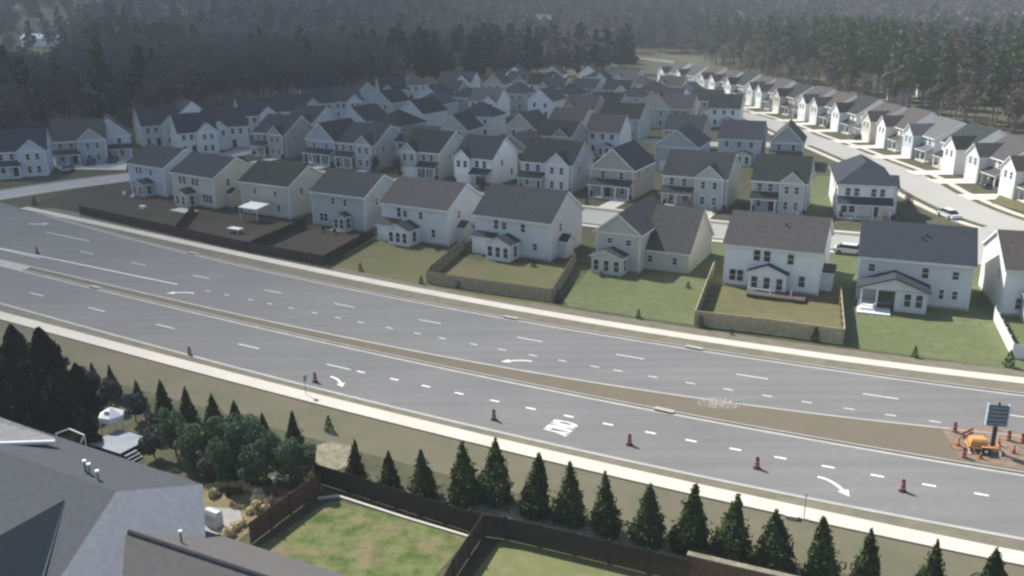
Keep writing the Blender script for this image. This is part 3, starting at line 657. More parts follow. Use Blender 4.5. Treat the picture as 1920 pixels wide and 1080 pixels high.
for k in range(18):
    j = min(range(len(LEN)), key=lambda q: abs(LEN[q] - sR)); a, b = RR[max(0, j - 3)], RR[min(len(RR) - 1, j + 3)]
    dr = (b - a).normalized(); yaw = math.degrees(math.atan2(-dr.y, -dr.x)); w_ = 11.0
    lb = RD[k] if k < len(RD) else '%s house with a %s roof, %s from the right in the sunlit row' % (LR[k].replace('_', ' '), RRr[k], ordn(k))
    kw = facade(w_, 1 if k % 3 else 0, 12)
    if k % 3 == 0: kw['garage'] = (w_ * .06, w_ * .42)
    kw['wins'] = [q if len(q) < 6 else (*q[:5], (-w_ / 2, w_ / 2, -2.4, 12)) for q in kw['wins'] if q[0] != 'R'] + [('L', 4, 4.4, .7, 1.2), ('L', 8, 2.0, .7, 1.2), ('R', 4, 4.4, .7, 1.2)]
    kw['cross'] = [(w_ * .0, w_ * .5, 2.4, 5.5, 6.5)] if k % 3 == 0 else [(-w_ * .5 + .02, -w_ * .02, 2.4, 5.5, 6.5)]
    if k % 3 == 0: kw['cross'] = [(w_ * .02, w_ * .5 - .02, 2.4, 5.5, 6.5)]
    house(lb, tuple(RR[j]), yaw, w_, 12, LR[k], RRr[k], E=5.5, rise=4.0 if k % 2 else 3.5, group=rowR, near=k < 8, **kw)
    HPOS.append(tuple(RR[j])); DRV.append((RR[j], dr, -1 if k % 3 else 1))
    sR += 15.2 if k < 6 else 14.4
for (p, dr, sg) in DRV:
    n = Vector((-dr.y, dr.x)); 
    if n.x > 0: n = -n
    c = p + dr * (-sg * 2.8)
    q = [c - dr * 2.4 + n * .9, c + dr * 2.4 + n * .9, c + dr * 2.6 + n * 10.6, c - dr * 2.6 + n * 10.6]
    sheet('driveway', [tuple(v) for v in q], 0.121, DRIVE)
# a few houses of the same kind to close the far rows, half hidden
filler = 0
cand = []
for r_, off in enumerate((14, 36, 58, 80, 102, 124, 146, 168, 190, 212)):
    for k in range(-11, 9):
        a = R(-27); x = 5 + math.cos(a) * k * 12.6 + .45 * off; y = 178 + math.sin(a) * k * 12.6 + .89 * off
        cand.append((x, y, r_, k))
FC = ['pale_grey', 'grey', 'beige', 'white', 'green_grey', 'taupe']; FR = ['grey', 'charcoal', 'green', 'brown', 'slate']
for x, y, r_, k in cand:
    lim = -78 + (y - 240) * .40
    if not (lim + 8 < x < 72 - max(0, y - 320) * .2) or y > 400 or y < 196: continue
    if any(math.hypot(x - a, y - b) < 12.2 for a, b in HPOS): continue
    if min((Vector((x, y)) - p).length for st in (st_mid, st_right, st_left) for p in st) < 8.5: continue
    if filler >= 44: break
    wl, rf = FC[(filler * 5 + r_) % 6], FR[(filler * 3 + r_) % 5]
    kw = facade(9.5, (filler * 2 + r_) % 5, 10); kw.pop('porch', None); kw['wins'] = [q for q in kw['wins'] if q[0] == 'A']
    house('%s %s roofed house half hidden, %s in the inner blocks' % (wl.replace('_', ' '), rf, ordn(filler)), (x, y), -24 - (filler % 3) * 2, 9.5, 10, wl, rf, E=5.5, rise=3.0, group=row3, near=False, **kw)
    HPOS.append((x, y)); filler += 1
print('fillers', filler)

for k, (p, yaw, w_, wl, rf, st, dp, lb) in enumerate(ROW2):
    P = Vector(at(*p)); a = R(yaw); f = Vector((math.sin(a), -math.cos(a))); u = Vector((math.cos(a), math.sin(a))); sg = 1 if st != 1 else -1
    c = P + u * (w_ * .28 * sg)
    if k < 9: sheet('driveway', [tuple(c + f * t_ + u * q) for t_, q in ((1.0, -1.5), (1.0, 1.5), (9.0, 1.7), (9.0, -1.7))], 0.045 + k * .001, DRIVE)
# ---------------------------------------------------------------- foreground roofs (near houses, lower left)
def roof_poly(mb, pts, th=0.25):
    """sloping slab from top points"""
    n = len(pts); i = len(mb.v); mb.v += [tuple(p) for p in pts] + [(p[0], p[1], p[2] - th) for p in pts]
    mb.f.append(tuple(range(i, i + n))); mb.m.append(0); mb.f.append(tuple(range(i + n, i + 2 * n))[::-1]); mb.m.append(1)
    for k in range(n): mb.f.append((i + k, i + (k + 1) % n, i + n + (k + 1) % n, i + n + k)); mb.m.append(1)
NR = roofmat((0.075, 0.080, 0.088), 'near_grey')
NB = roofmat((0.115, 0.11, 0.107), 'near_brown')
RZ, EZ = 9.2, 7.6
apex = G(218, 922, RZ); rl = G(-260, 752, RZ)
ridge = (rl - apex).normalized()                        # ridge runs to the left of the picture
perp = Vector((-ridge.y, ridge.x, 0))
if perp.y < 0: perp = -perp                             # away from the camera
CAMP = Vector((0, 0, CAMH))
def ray_plane(px, py, p0, nrm):
    d = F + CR * ((px - 960) / FPX) - CU * ((py - 540) / FPX)
    return CAMP + d * ((p0 - CAMP).dot(nrm) / d.dot(nrm))
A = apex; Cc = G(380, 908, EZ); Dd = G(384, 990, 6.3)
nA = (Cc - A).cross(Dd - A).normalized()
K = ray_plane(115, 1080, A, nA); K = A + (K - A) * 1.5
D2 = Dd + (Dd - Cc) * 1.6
nB = (K - A).cross(ridge)
nr = thing('house', 'near house with big blue grey hipped roof filling the lower left corner', 'house', (A.x, A.y, 0), 0)
def loc(p): return (p[0] - A.x, p[1] - A.y, p[2])
L0 = A + ridge * 26; K0 = K + ridge * 26; C0 = Cc + ridge * 31
mb = MB()
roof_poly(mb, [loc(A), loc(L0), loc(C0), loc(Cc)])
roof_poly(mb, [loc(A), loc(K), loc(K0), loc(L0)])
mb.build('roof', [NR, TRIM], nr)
hp = MB(); roof_poly(hp, [loc(A), loc(Cc), loc(D2), loc(K)]); hp.build('hip_roof', [roofmat((0.34, 0.34, 0.35), 'near_sunlit_tone'), TRIM], nr)  # sunlight on the hip face put into a paler shingle colour
up = Vector((0, 0, .06))
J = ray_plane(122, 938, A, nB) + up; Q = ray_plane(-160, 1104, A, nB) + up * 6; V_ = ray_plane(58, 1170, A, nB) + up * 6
cg = MB(); roof_poly(cg, [loc(J), loc(Q), loc(V_)], .35); cg.build('painted_shade_slab', [roofmat((0.010, 0.016, 0.022), 'near_shade_tone'), TRIM], nr)  # gable slope slab, coloured near black to imitate shade
wb = MB()
def wall_quad(mb, pts, z0, z1):
    n = len(pts)
    i = len(mb.v); mb.v += [(p[0], p[1], z0) for p in pts] + [(p[0], p[1], z1) for p in pts]
    for q in range(n): mb.f.append((i + q, i + (q + 1) % n, i + n + (q + 1) % n, i + n + q)); mb.m.append(0)
wi = lambda p, q, t: p + (q - p) * t
wall_quad(wb, [loc(wi(Cc, A, .1)), loc(wi(C0, L0, .1)), loc(wi(K0, L0, .25)), loc(wi(K, A, .25)), loc(wi(Dd, A, .12))], 0, 5.9)
wb.build('wall', WALLS['grey'], nr)
# lower wing to the right with the brownish near slope
R2, E2 = 7.9, 5.2
w0 = G(240, 997, R2); wr = thing('house', 'near house wing with brown grey roof and thin white vent pipe, bottom edge', 'house', (w0.x, w0.y, 0), 0)
def loc2(p): return (p[0] - w0.x, p[1] - w0.y, p[2])
q = G(370, 990, E2); run2 = (q - w0).dot(perp)
dirR = (G(490, 1080, R2) - w0).normalized(); pr = Vector((-dirR.y, dirR.x, 0)); pr = pr if pr.y > 0 else -pr
run2 = (q - w0).dot(pr)
def at4(r, p, z): v = w0 + dirR * r + pr * p; return Vector((v.x, v.y, z))
mb = MB()
b0 = (q - w0).dot(dirR)
roof_poly(mb, [loc2(at4(0, 0, R2)), loc2(at4(0, run2, E2)), loc2(at4(16, run2, E2)), loc2(at4(16, 0, R2))])
roof_poly(mb, [loc2(at4(0, 0, R2)), loc2(at4(16, 0, R2)), loc2(at4(16, -run2, E2)), loc2(at4(-.2, -run2, E2))])
mb.build('roof', [NB, TRIM], wr)
wb = MB(); wall_quad(wb, [loc2(at4(.5, run2 - .5, 0)), loc2(at4(15.6, run2 - .5, 0)), loc2(at4(15.6, -run2 + .5, 0)), loc2(at4(.5, -run2 + .5, 0))], 0, E2 - .12)
wb.build('wall', WALLS['grey'], wr)
cb = MB(); a = loc2(at4(0.05, 0, R2)); b = loc2(at4(16, 0, R2)); cb.cyl((a[0], a[1], a[2] + .02), (b[0], b[1], b[2] + .02), .13, .13, 6); cb.build('ridge_cap', ROOFS['charcoal'], wr)
def roof_pipe(parent, px, py, zt, zb, m=TRIM, off=None, r=.1):
    t = G(px, py, zt); o = off; p = MB(); p.cyl((t.x - o[0], t.y - o[1], zb), (t.x - o[0], t.y - o[1], zt), r * .7, r * .7, 8, 1); p.cyl((t.x - o[0], t.y - o[1], zt), (t.x - o[0], t.y - o[1], zt + .12), r * 1.25, r * 1.1, 8, 0)
    p.build('vent_pipe', [m, GREYM], parent)
roof_pipe(wr, 338, 998, 7.9, 6.4, off=(w0.x, w0.y))
for p in ((158, 866), (166, 872), (182, 885)): roof_pipe(nr, *p, 9.5, 8.3, off=(A.x, A.y), r=.12)
# third roof piece, top left, with the white gutter line
g0 = G(103, 826, 8.7)
t3 = thing('house', 'pale roof corner with a white gutter at the left picture edge', 'house', (g0.x, g0.y, g0.z), 0)
mb = MB(); l0 = lambda p: (p.x - g0.x, p.y - g0.y, p.z - g0.z)
far_ = G(-300, 690, 8.0); 
roof_poly(mb, [l0(g0), l0(G(-200, 836, 9.4)), l0(G(-330, 700, 10.4)), l0(G(0, 782, 9.3)), l0(G(103, 821, 8.75))], .2)
mb.build('roof', [roofmat((0.22, 0.22, 0.225), 'pale_corner'), TRIM], t3)
mb = MB(); a, b = l0(g0), l0(G(-200, 836, 9.4)); mb.cyl((a[0], a[1], a[2] - .1), (b[0], b[1], b[2] - .1), .16, .16, 8); mb.build('gutter', WHITEF, t3)
wb = MB(); p1, p2, p3, p4 = G(92, 824, 8.3), G(-200, 832, 8.3), G(-330, 770, 8.3), G(0, 798, 8.3)
wall_quad(wb, [(*l0(p)[:2], 0) for p in (p1, p2, p3, p4)], 0 - g0.z, 8.2 - g0.z); wb.build('wall', WALLS['grey'], t3)
sheet('driveway', [tuple(G(*p)[:2]) for p in [(86, 300), (168, 284), (240, 300), (236, 320), (112, 318)]], 0.126, DRIVE)
# white trellis arch behind the eave
mb = MB(); pts = [G(105, 813, 3.2), G(130, 804, 3.3), G(158, 816, 3.2), G(152, 830, 2.0)]
o0 = pts[0]; tr = thing('railing', 'thin white bent railing showing above the near eave', 'railing', (o0.x, o0.y, 0))
for a, b in zip(pts[:-1], pts[1:]): mb.cyl(a - Vector((o0.x, o0.y, 0)), b - Vector((o0.x, o0.y, 0)), .06, .06, 6)
mb.build('rail', TRIM, tr)
for p in (pts[0], pts[2]):
    mb = MB(); mb.cyl((p.x - o0.x, p.y - o0.y, 0), (p.x - o0.x, p.y - o0.y, p.z), .05, .05, 6); mb.build('post', TRIM, tr)

# white canopy over a deck
g = G(218, 838, 0); dk = thing('deck', 'grey plank deck with steps beside the white canopy, behind the near roof', 'deck', (g.x, g.y, 0), R(-28))
mb = MB()
for k in range(14): mb.box(-1.2 + k * .28, -.95 + k * .28, -1.7, 1.4, .75, .82)
mb.build('floor', GREYM, dk)
mb = MB()
for x in (-1.1, 2.6):
    for y in (-1.6, 1.3): mb.box(x - .06, x + .06, y - .06, y + .06, 0, .75)
mb.build('frame', MIDF, dk)
mb = MB()
for k in range(3): mb.box(2.8 + k * .3, 3.1 + k * .3, -1.5, -.3, .5 - k * .2, .58 - k * .2)
mb.build('steps', GREYM, dk)
g = G(214, 822, 0); cn = thing('canopy', 'white pointed canopy with a small dark vent beside the grey deck', 'canopy', (g.x - .3, g.y + .8, 0), R(-15))
mb = MB(); n = 6; i = 0
ring = [(1.15 * math.cos(t), 1.15 * math.sin(t)) for t in [2 * math.pi * k / n for k in range(n)]]
mb.v = [(x, y, 2.0) for x, y in ring] + [(x * .97, y * .97, 1.5) for x, y in ring] + [(0, 0, 2.7)]
for k in range(n): mb.f.append((k, (k + 1) % n, 12)); mb.m.append(0); mb.f.append((k, (k + 1) % n, 6 + (k + 1) % n, 6 + k)); mb.m.append(0)
mb.f.append(tuple(range(6, 12))); mb.m.append(0); mb.build('cover', WHITEF, cn)
mb = MB(); mb.box(-.25, .2, -.62, -.45, 2.32, 2.42); mb.build('vent', BLACK, cn)
for x, y in ring[::2]:
    mb = MB(); mb.cyl((x * .9, y * .9, 0), (x * .9, y * .9, 1.6), .05, .05, 6); mb.build('leg', TRIM, cn)

# ---------------------------------------------------------------- yards
sheet('bare_soil', [tuple(G(*p)[:2]) for p in [(60, 384), (150, 352), (260, 328), (430, 392), (560, 410), (700, 440), (618, 498), (480, 470), (300, 430), (170, 402)]], 0.016, SOIL)
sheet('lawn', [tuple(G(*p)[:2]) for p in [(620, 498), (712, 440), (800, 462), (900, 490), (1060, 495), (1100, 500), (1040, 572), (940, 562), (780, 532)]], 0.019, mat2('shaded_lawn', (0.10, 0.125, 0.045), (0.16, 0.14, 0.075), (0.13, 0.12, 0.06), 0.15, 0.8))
sheet('lawn', [tuple(G(*p)[:2]) for p in [(1050, 572), (1105, 505), (1130, 430), (1330, 440), (1600, 470), (1960, 500), (2100, 560), (2100, 720), (1920, 696), (1600, 652), (1300, 610)]], 0.016, GREEN)
sheet('lawn', [tuple(G(*p)[:2]) for p in [(1500, 380), (1530, 330), (1570, 330), (1570, 400), (1560, 420), (1500, 420)]], 0.018, GREEN)
sheet('dry_lawn', [tuple(G(*p)[:2]) for p in [(1325, 520), (1345, 500), (1560, 530), (1583, 550), (1583, 640), (1300, 600)]], 0.021, LAWN)
sheet('lawn', [tuple(G(*p)[:2]) for p in [(1880, 360), (2060, 380), (2060, 430), (1930, 402), (1858, 382)]], 0.122, LAWN)
sheet('lawn', [tuple(G(*p)[:2]) for p in [(620, 938), (880, 1000), (860, 1030), (800, 1100), (560, 1110), (480, 1030)]], 0.020, mat2('weedy_lawn', (0.055, 0.095, 0.022), (0.15, 0.165, 0.065), (0.20, 0.16, 0.095), 0.8, 0.35, mixpos=0.55))
sheet('lawn', [tuple(G(*p)[:2]) for p in [(945, 1005), (1290, 1070), (1500, 1130), (1450, 1180), (850, 1160), (890, 1075)]], 0.020, mat2('olive_lawn', (0.15, 0.165, 0.07), (0.185, 0.185, 0.085), (0.14, 0.15, 0.065), 0.2, 1.0))
sheet('gravel_strip', [tuple(G(*p)[:2]) for p in [(870, 935), (1000, 956), (1150, 992), (1290, 1028), (1500, 1080), (1480, 1110), (1280, 1060), (1140, 1022), (990, 985), (870, 955)]], 0.022, MULCH)
sheet('mulch_bed', [tuple(G(*p)[:2]) for p in [(380, 905), (540, 915), (560, 935), (500, 970), (440, 1020), (380, 1000)]], 0.022, mat2('garden_mulch', (0.25, 0.2, 0.11), (0.12, 0.12, 0.06), (0.18, 0.13, 0.08), 0.7, 2.0))
sheet('patio', [tuple(G(*p)[:2]) for p in [(385, 950), (450, 955), (455, 985), (430, 1010), (380, 1000)]], 0.030, mat('patio_stone', (0.30, 0.28, 0.26), 0.9))
sheet('bare_mound', [tuple(G(*p)[:2]) for p in [(585, 838), (620, 828), (665, 840), (668, 870), (620, 885), (585, 865)]], 0.024, MULCH)

def fence(label, runs, h, m, name='fence', post=True, gap=2.4, group=None, cap=None, pick=True, pale=0.03):
    o = G(*runs[0][0]) if pick else Vector((*runs[0][0], 0))
    root = thing(name, label, name.replace('_', ' ') if name != 'fence' else 'fence', (o.x, o.y, 0), 0, group)
    for run in runs:
        P = [(G(*p) if pick else Vector((*p, 0))) - o for p in run]
        for a, b in zip(P[:-1], P[1:]):
            d = b - a; L = d.length; n = max(1, round(L / gap)); d.normalize(); nn = Vector((-d.y, d.x, 0)); ang = math.atan2(d.y, d.x)
            for k in range(n):
                p0 = a + d * (L * k / n); ln = L / n
                mb = MB(); nb = max(3, int(ln / .16))
                for q in range(nb):
                    x0 = ln * q / nb; mb.box(x0 + .006, x0 + ln / nb - .006, -.012, .012, .06, h - .03 * ((q * 7 + k) % 3) * .5)
                mb.box(0, ln, .014, .055, h * .25, h * .25 + .08); mb.box(0, ln, .014, .055, h * .8, h * .8 + .08)
                if cap: mb.box(0, ln, -.05, .06, h, h + .04)
                pn = mb.build('panel', m, root); pn.location = (p0.x, p0.y, 0); pn.rotation_euler = (0, 0, ang)
                if post:
                    mb = MB(); mb.box(-.06, .06, .02, .14, 0, h + .08); po = mb.build('post', m, root); po.location = (p0.x, p0.y, 0); po.rotation_euler = (0, 0, ang)
    return root
fence('weathered tan wooden fence around the yard in the middle of the row', [[(870, 468), (808, 520)], [(808, 520), (800, 531), (900, 547), (1035, 566), (1080, 492)]], 1.75, WOODF)
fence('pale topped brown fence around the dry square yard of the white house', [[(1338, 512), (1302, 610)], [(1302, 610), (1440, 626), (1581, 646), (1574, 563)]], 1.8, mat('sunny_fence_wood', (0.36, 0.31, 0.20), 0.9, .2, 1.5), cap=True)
fence('bright white plastic fence at the right edge of the picture', [[(1862, 600), (1897, 672)], [(1897, 672), (1990, 684)]], 1.7, WHITEF)
fence('dark fence along the rear of the two leftmost yards by the avenue', [[(150, 402), (300, 436), (450, 470), (607, 500)], [(607, 500), (702, 446)]], 1.7, DARKF)
fence('dark fence dividing the first two yards, running up to the houses', [[(330, 442), (365, 398)]], 1.6, DARKF)
fence('brown fence dividing the soil yards of the beige and green grey houses', [[(465, 473), (575, 425)]], 1.6, DARKF)
fence('long dark wooden fence between the conifer row and the near lawns', [[(905, 1006), (947, 1012), (1140, 1058), (1290, 1095)]], 1.85, DARKF, gap=2.6)
fence('dark see through panel fence behind the weedy lawn', [[(592, 905), (652, 924), (880, 998), (905, 1006)]], 1.75, DARKF, gap=2.3)
fence('dark fence between the weedy lawn and the plain olive lawn', [[(905, 1006), (850, 1090), (820, 1150)]], 1.8, MIDF)
fence('reddish brown fence between the garden bed and the weedy lawn', [[(600, 925), (545, 965), (470, 1022)]], 1.8, mat('red_fence_wood', (0.12, 0.07, 0.045), .9, .2, 1.5))
# pale edging under the see-through fence
P = [G(*p) for p in [(596, 936), (634, 932), (758, 972), (878, 1008)]]
mb = MB()
for a, b in zip(P[:-1], P[1:]):
    d = (b - a).normalized() * 1; n = Vector((-d.y, d.x, 0)) * .1
    i = len(mb.v); mb.v += [tuple(a - n), tuple(b - n), tuple(b + n), tuple(a + n)] + [tuple(v + Vector((0, 0, .16))) for v in (a - n, b - n, b + n, a + n)]
    for f in ((4, 5, 6, 7), (0, 1, 5, 4), (1, 2, 6, 5), (2, 3, 7, 6), (3, 0, 4, 7)): mb.f.append(tuple(i + q for q in f)); mb.m.append(0)
tag(mb.build('lawn_edging', WALK), 'pale stone edging along the back of the weedy lawn', 'edging')
# brick retaining wall, bottom
a, b = G(1288, 1075), G(1560, 1140); d = b - a; mb = MB(); L = d.length; mb.box(0, L, -.2, .2, 0, 1.5); mb.box(-.05, L, -.25, .25, 1.5, 1.6, 1)
rw = mb.build('retaining_wall', [mat('brown_brick', (0.17, 0.10, 0.075), .9, .2, 2), MULCH]); rw.location = a; rw.rotation_euler = (0, 0, math.atan2(d.y, d.x)); tag(rw, 'reddish brown retaining wall at the bottom edge, right of the long fence', 'wall')
# ---------------------------------------------------------------- vegetation
def leafmat(name, c, c2, rough=0.8):
    m = mat(name, c, rough, col2=c2, scale=0.9, objvar=0.22, spec=0.12); return m
M_CON = leafmat('conifer_leaf', (0.045, 0.070, 0.026), (0.090, 0.118, 0.046))
M_DARK = leafmat('dark_leaf', (0.014, 0.024, 0.016), (0.030, 0.042, 0.026))
M_SOFT = leafmat('soft_leaf', (0.065, 0.110, 0.060), (0.13, 0.18, 0.105))
M_GREYL = leafmat('grey_leaf', (0.06, 0.075, 0.07), (0.11, 0.125, 0.115))
M_PINE = leafmat('pine_leaf', (0.080, 0.12, 0.065), (0.14, 0.19, 0.10))
M_PINE2 = leafmat('far_pine_leaf', (0.026, 0.040, 0.028), (0.050, 0.066, 0.042))
M_TWIG = leafmat('bare_twig', (0.075, 0.063, 0.064), (0.115, 0.098, 0.094))
M_TWIG2 = leafmat('pale_twig', (0.14, 0.12, 0.095), (0.22, 0.19, 0.15))
def quads(P, sz, r, elong=1.0, up=0.0):
    """one small leaf face per point, in random directions"""
    n = len(P); a = r.normal(size=(n, 3)); a[:, 2] *= (1 - up); a /= np.linalg.norm(a, axis=1)[:, None]
    b = np.cross(a, r.normal(size=(n, 3))); b /= np.linalg.norm(b, axis=1)[:, None]
    s = sz * (0.6 + 0.8 * r.random((n, 1))); a = a * s * elong; b = b * s
    return np.stack([P - a - b * .6, P + a - b * .6, P + a * .7 + b * .6, P - a * .7 + b * .6], 1).reshape(-1, 3)
def quad_mesh(name, V, m):
    n = len(V) // 4; me = bpy.data.meshes.new(name)
    me.vertices.add(len(V)); me.vertices.foreach_set('co', V.astype(np.float32).ravel())
    me.loops.add(4 * n); me.loops.foreach_set('vertex_index', np.arange(4 * n, dtype=np.int32))
    me.polygons.add(n); me.polygons.foreach_set('loop_start', np.arange(0, 4 * n, 4, dtype=np.int32))
    try: me.polygons.foreach_set('loop_total', np.full(n, 4, dtype=np.int32))
    except Exception: pass
    me.materials.append(m); me.update(calc_edges=True); me.validate(); return me
def conifer_pts(H, Rb, n, r, z0=.04, pw=.85):
    z = r.random(n) ** 1.35; ang = r.random(n) * 2 * math.pi
    ph = r.random(6) * 6.28
    lob = 1 + .16 * np.sin(3 * ang + ph[0] + 7 * z) + .12 * np.sin(5 * ang + ph[1] - 11 * z) + .10 * np.sin(26 * z + 2 * ang + ph[2])
    rad = Rb * (1 - z) ** pw * np.minimum(1, .72 + z * 3.0) * lob * (0.45 + .6 * r.random(n) ** .45)
    return np.stack([rad * np.cos(ang), rad * np.sin(ang), H * (z0 + (1 - z0) * z)], 1)
def blob_pts(blobs, n, r):
    w_ = np.array([b[3] ** 2 for b in blobs]); k = r.choice(len(blobs), n, p=w_ / w_.sum())
    v = r.normal(size=(n, 3)); v /= np.linalg.norm(v, axis=1)[:, None]; v *= (0.6 + .45 * r.random((n, 1)) ** .6)
    B = np.array(blobs)[k]; v[:, 2] *= B[:, 4]; return B[:, :3] + v * B[:, 3:4]
def trunk_mb(H, r0, limbs, r, z1=.9, mi=0):
    mb = MB(); mb.cyl((0, 0, -.1), (0, 0, H * z1 * .5), r0, r0 * .75, 7); mb.cyl((0, 0, H * z1 * .5), (0, 0, H * z1), r0 * .75, r0 * .25, 6)
    for k in range(limbs):
        a = r.random() * 6.28; z = H * (z1 * .45 + .5 * z1 * r.random()); l = H * .22 * (1.2 - z / H)
        mb.cyl((0, 0, z), (math.cos(a) * l, math.sin(a) * l, z + l * .5), r0 * .3, r0 * .08, 4)
    return mb
TPL = {}
def template(key, crowns, trunks): TPL[key] = (crowns, trunks)
r_ = np.random.default_rng(3)
template('conifer', [quad_mesh('crown', np.concatenate([quads(conifer_pts(3.85, .95 + .06 * q, 2700, r_, .02, .75 + .12 * (q % 3)), .075, r_, 1.6), quads(conifer_pts(4.1, 1.28 + .05 * q, 420, r_, .02, .9), .06, r_, 2.4)]), M_CON) for q in range(7)], [trunk_mb(3.9, .07, 0, r_, .8).mesh('trunk', BARK)])
template('shrub', [quad_mesh('crown', quads(conifer_pts(1.3, .42, 320, r_), .05, r_, 1.3), M_CON) for _ in range(2)], [trunk_mb(1.2, .03, 0, r_, .6).mesh('trunk', BARK)])
def round_blobs(H, R_, n, r, low=.35, squash=.9):
    out = [(0, 0, H * .62, R_ * .75, 1.0)]
    for k in range(n):
        a = r.random() * 6.28; q = R_ * (.35 + .4 * r.random()); z = H * (low + (.88 - low) * r.random())
        out.append((q * math.cos(a), q * math.sin(a), z, R_ * (.32 + .22 * r.random()), squash))
    return out
template('soft', [quad_mesh('crown', quads(blob_pts(round_blobs(6, 1.9, 12, r_, .2), 6500, r_), .075, r_, 1.3), M_SOFT) for _ in range(3)], [trunk_mb(6, .12, 5, r_, .7).mesh('trunk', BARK)])
template('greyleaf', [quad_mesh('crown', quads(blob_pts(round_blobs(4.5, 1.5, 9, r_, .2), 2200, r_), .10, r_, 1.3), M_GREYL) for _ in range(2)], [trunk_mb(4.5, .1, 4, r_, .7).mesh('trunk', BARK)])
template('bigdark', [quad_mesh('crown', quads(conifer_pts(9, 3.2, 5200, r_, .03, .7), .17, r_, 1.4), M_DARK) for _ in range(2)], [trunk_mb(9, .2, 4, r_, .8).mesh('trunk', BARK)])
def pine_blobs(H, R_, r, low=.5):
    out = []
    for k in range(13):
        u = k / 12; z = H * (low + (.97 - low) * u); q = R_ * (1 - u) ** .6 * .6; a = k * 2.4 + r.random()
        out.append((q * math.cos(a), q * math.sin(a), z, R_ * (.5 - .28 * u), .6))
    return out
template('pine', [quad_mesh('crown', quads(blob_pts(pine_blobs(24, 4.2, r_, .42), 3400, r_), .23, r_, 1.5), M_PINE) for _ in range(3)], [trunk_mb(24, .28, 8, r_, .92).mesh('trunk', PBARK) for _ in range(2)])
def twig_pts(H, R_, n, r):
    v = r.normal(size=(n, 3)); v /= np.linalg.norm(v, axis=1)[:, None]; v *= r.random((n, 1)) ** .5
    lob = 1 + .2 * np.sin(4 * np.arctan2(v[:, 1], v[:, 0]) + r.random() * 6)[:, None]
    return v * lob * np.array([R_, R_, H * .34]) + np.array([0, 0, H * .64])
template('bare', [quad_mesh('crown', quads(twig_pts(19, 4.3, 2200, r_), .13, r_, 4.5), M_TWIG) for _ in range(3)], [trunk_mb(19, .24, 12, r_, .85).mesh('trunk', PBARK) for _ in range(2)])
template('palebare', [quad_mesh('crown', quads(twig_pts(15, 3.2, 800, r_), .14, r_, 4.0), M_TWIG2) for _ in range(2)], [trunk_mb(15, .22, 12, r_, .9).mesh('trunk', PBARK)])
cnt = [0]
def tree(kind, pos, scale, label, cat='tree', name='tree', group=None, sz=None, z=None):
    cr, tk = TPL[kind]; k = cnt[0]; cnt[0] += 1
    o = thing(name, label, cat, (pos[0], pos[1], hill(pos[0], pos[1]) if z is None else z), (k * 2.39) % 6.28, group)
    s = (scale, scale, sz or scale); o.scale = s
    link('crown', cr[k % len(cr)], o); link('trunk', tk[k % len(tk)], o)
    return o

# row of young conifers between the near sidewalk and the fence  (base px, base py, top py)
CROW = [(178, 722, 678), (215, 745, 688), (262, 762, 712), (308, 772, 716), (353, 788, 728), (401, 792, 738), (443, 800, 752), (497, 822, 772), (552, 850, 778),
        (666, 908, 830), (731, 915, 845), (795, 928, 850), (873, 938, 832), (927, 940, 838), (1003, 965, 858), (1068, 978, 872), (1137, 998, 898), (1214, 1015, 915), (1292, 1030, 925), (1370, 1042, 938), (1452, 1064, 962), (1540, 1088, 985), (1622, 1100, 1002), (1738, 1128, 1030), (1850, 1150, 1045)]
for i, (bx, by, ty) in enumerate(CROW):
    g = G(bx, by); ht = None
    D = math.hypot(g.y, CAMH); ang = math.atan2(CAMH, g.y)
    h = (by - ty) * D / FPX / math.cos(ang) * 1.0
    lb = '%s dark cone shaped conifer from the left in the near sidewalk row' % ordn(i)
    o = tree('conifer', g, h / 3.9, lb, 'conifer', 'conifer_tree', 'young conifers along the near sidewalk', z=0)
    wv = .78 + .3 * ((i * 37) % 11) / 11; o.scale = (h / 3.9 * wv, h / 3.9 * (1.75 - wv), h / 3.9 * (.9 + .1 * ((i * 13) % 5) / 4)); o.rotation_euler = (R(((i * 29) % 7 - 3) * .9), R(((i * 17) % 7 - 3) * .9), i * 2.1)
# small shrubs along the far sidewalk
SH = [(65, 384, 1.6, 'dark'), (676, 508, 1.3, 'thin'), (790, 532, 1.2, 'small round'), (861, 540, 1.6, 'slim'), (1046, 566, 1.7, 'slim'), (1197, 597, 1.2, 'pointed'), (1313, 614, 1.6, 'slim'), (1528, 640, 1.7, 'slim'), (1715, 670, 1.3, 'pointed'), (1891, 688, 1.9, 'dark upright'), (1372, 628, .7, 'low'), (617, 808, 1.5, 'lone brown')]
WH = ['at the street corner beside the side street', 'on the shaded lawn left of the tan fence', 'at the left corner of the tan fence', 'in front of the tan fence', 'at the right corner of the tan fence', 'on the lawn before the beige gable house',
      'at the left corner of the pale topped fence', 'in front of the pale topped fence', 'on the green lawn before the broad porch house', 'beside the white plastic fence', 'on the verge below the pale topped fence', 'on the verge between conifer row and near sidewalk']
for (px, py, h, kd), wh in zip(SH, WH):
    g = G(px, py); tree('shrub', g, h / 1.3, '%s young evergreen %s' % (kd, wh), 'shrub', 'shrub', 'young evergreens along the avenue', z=0)
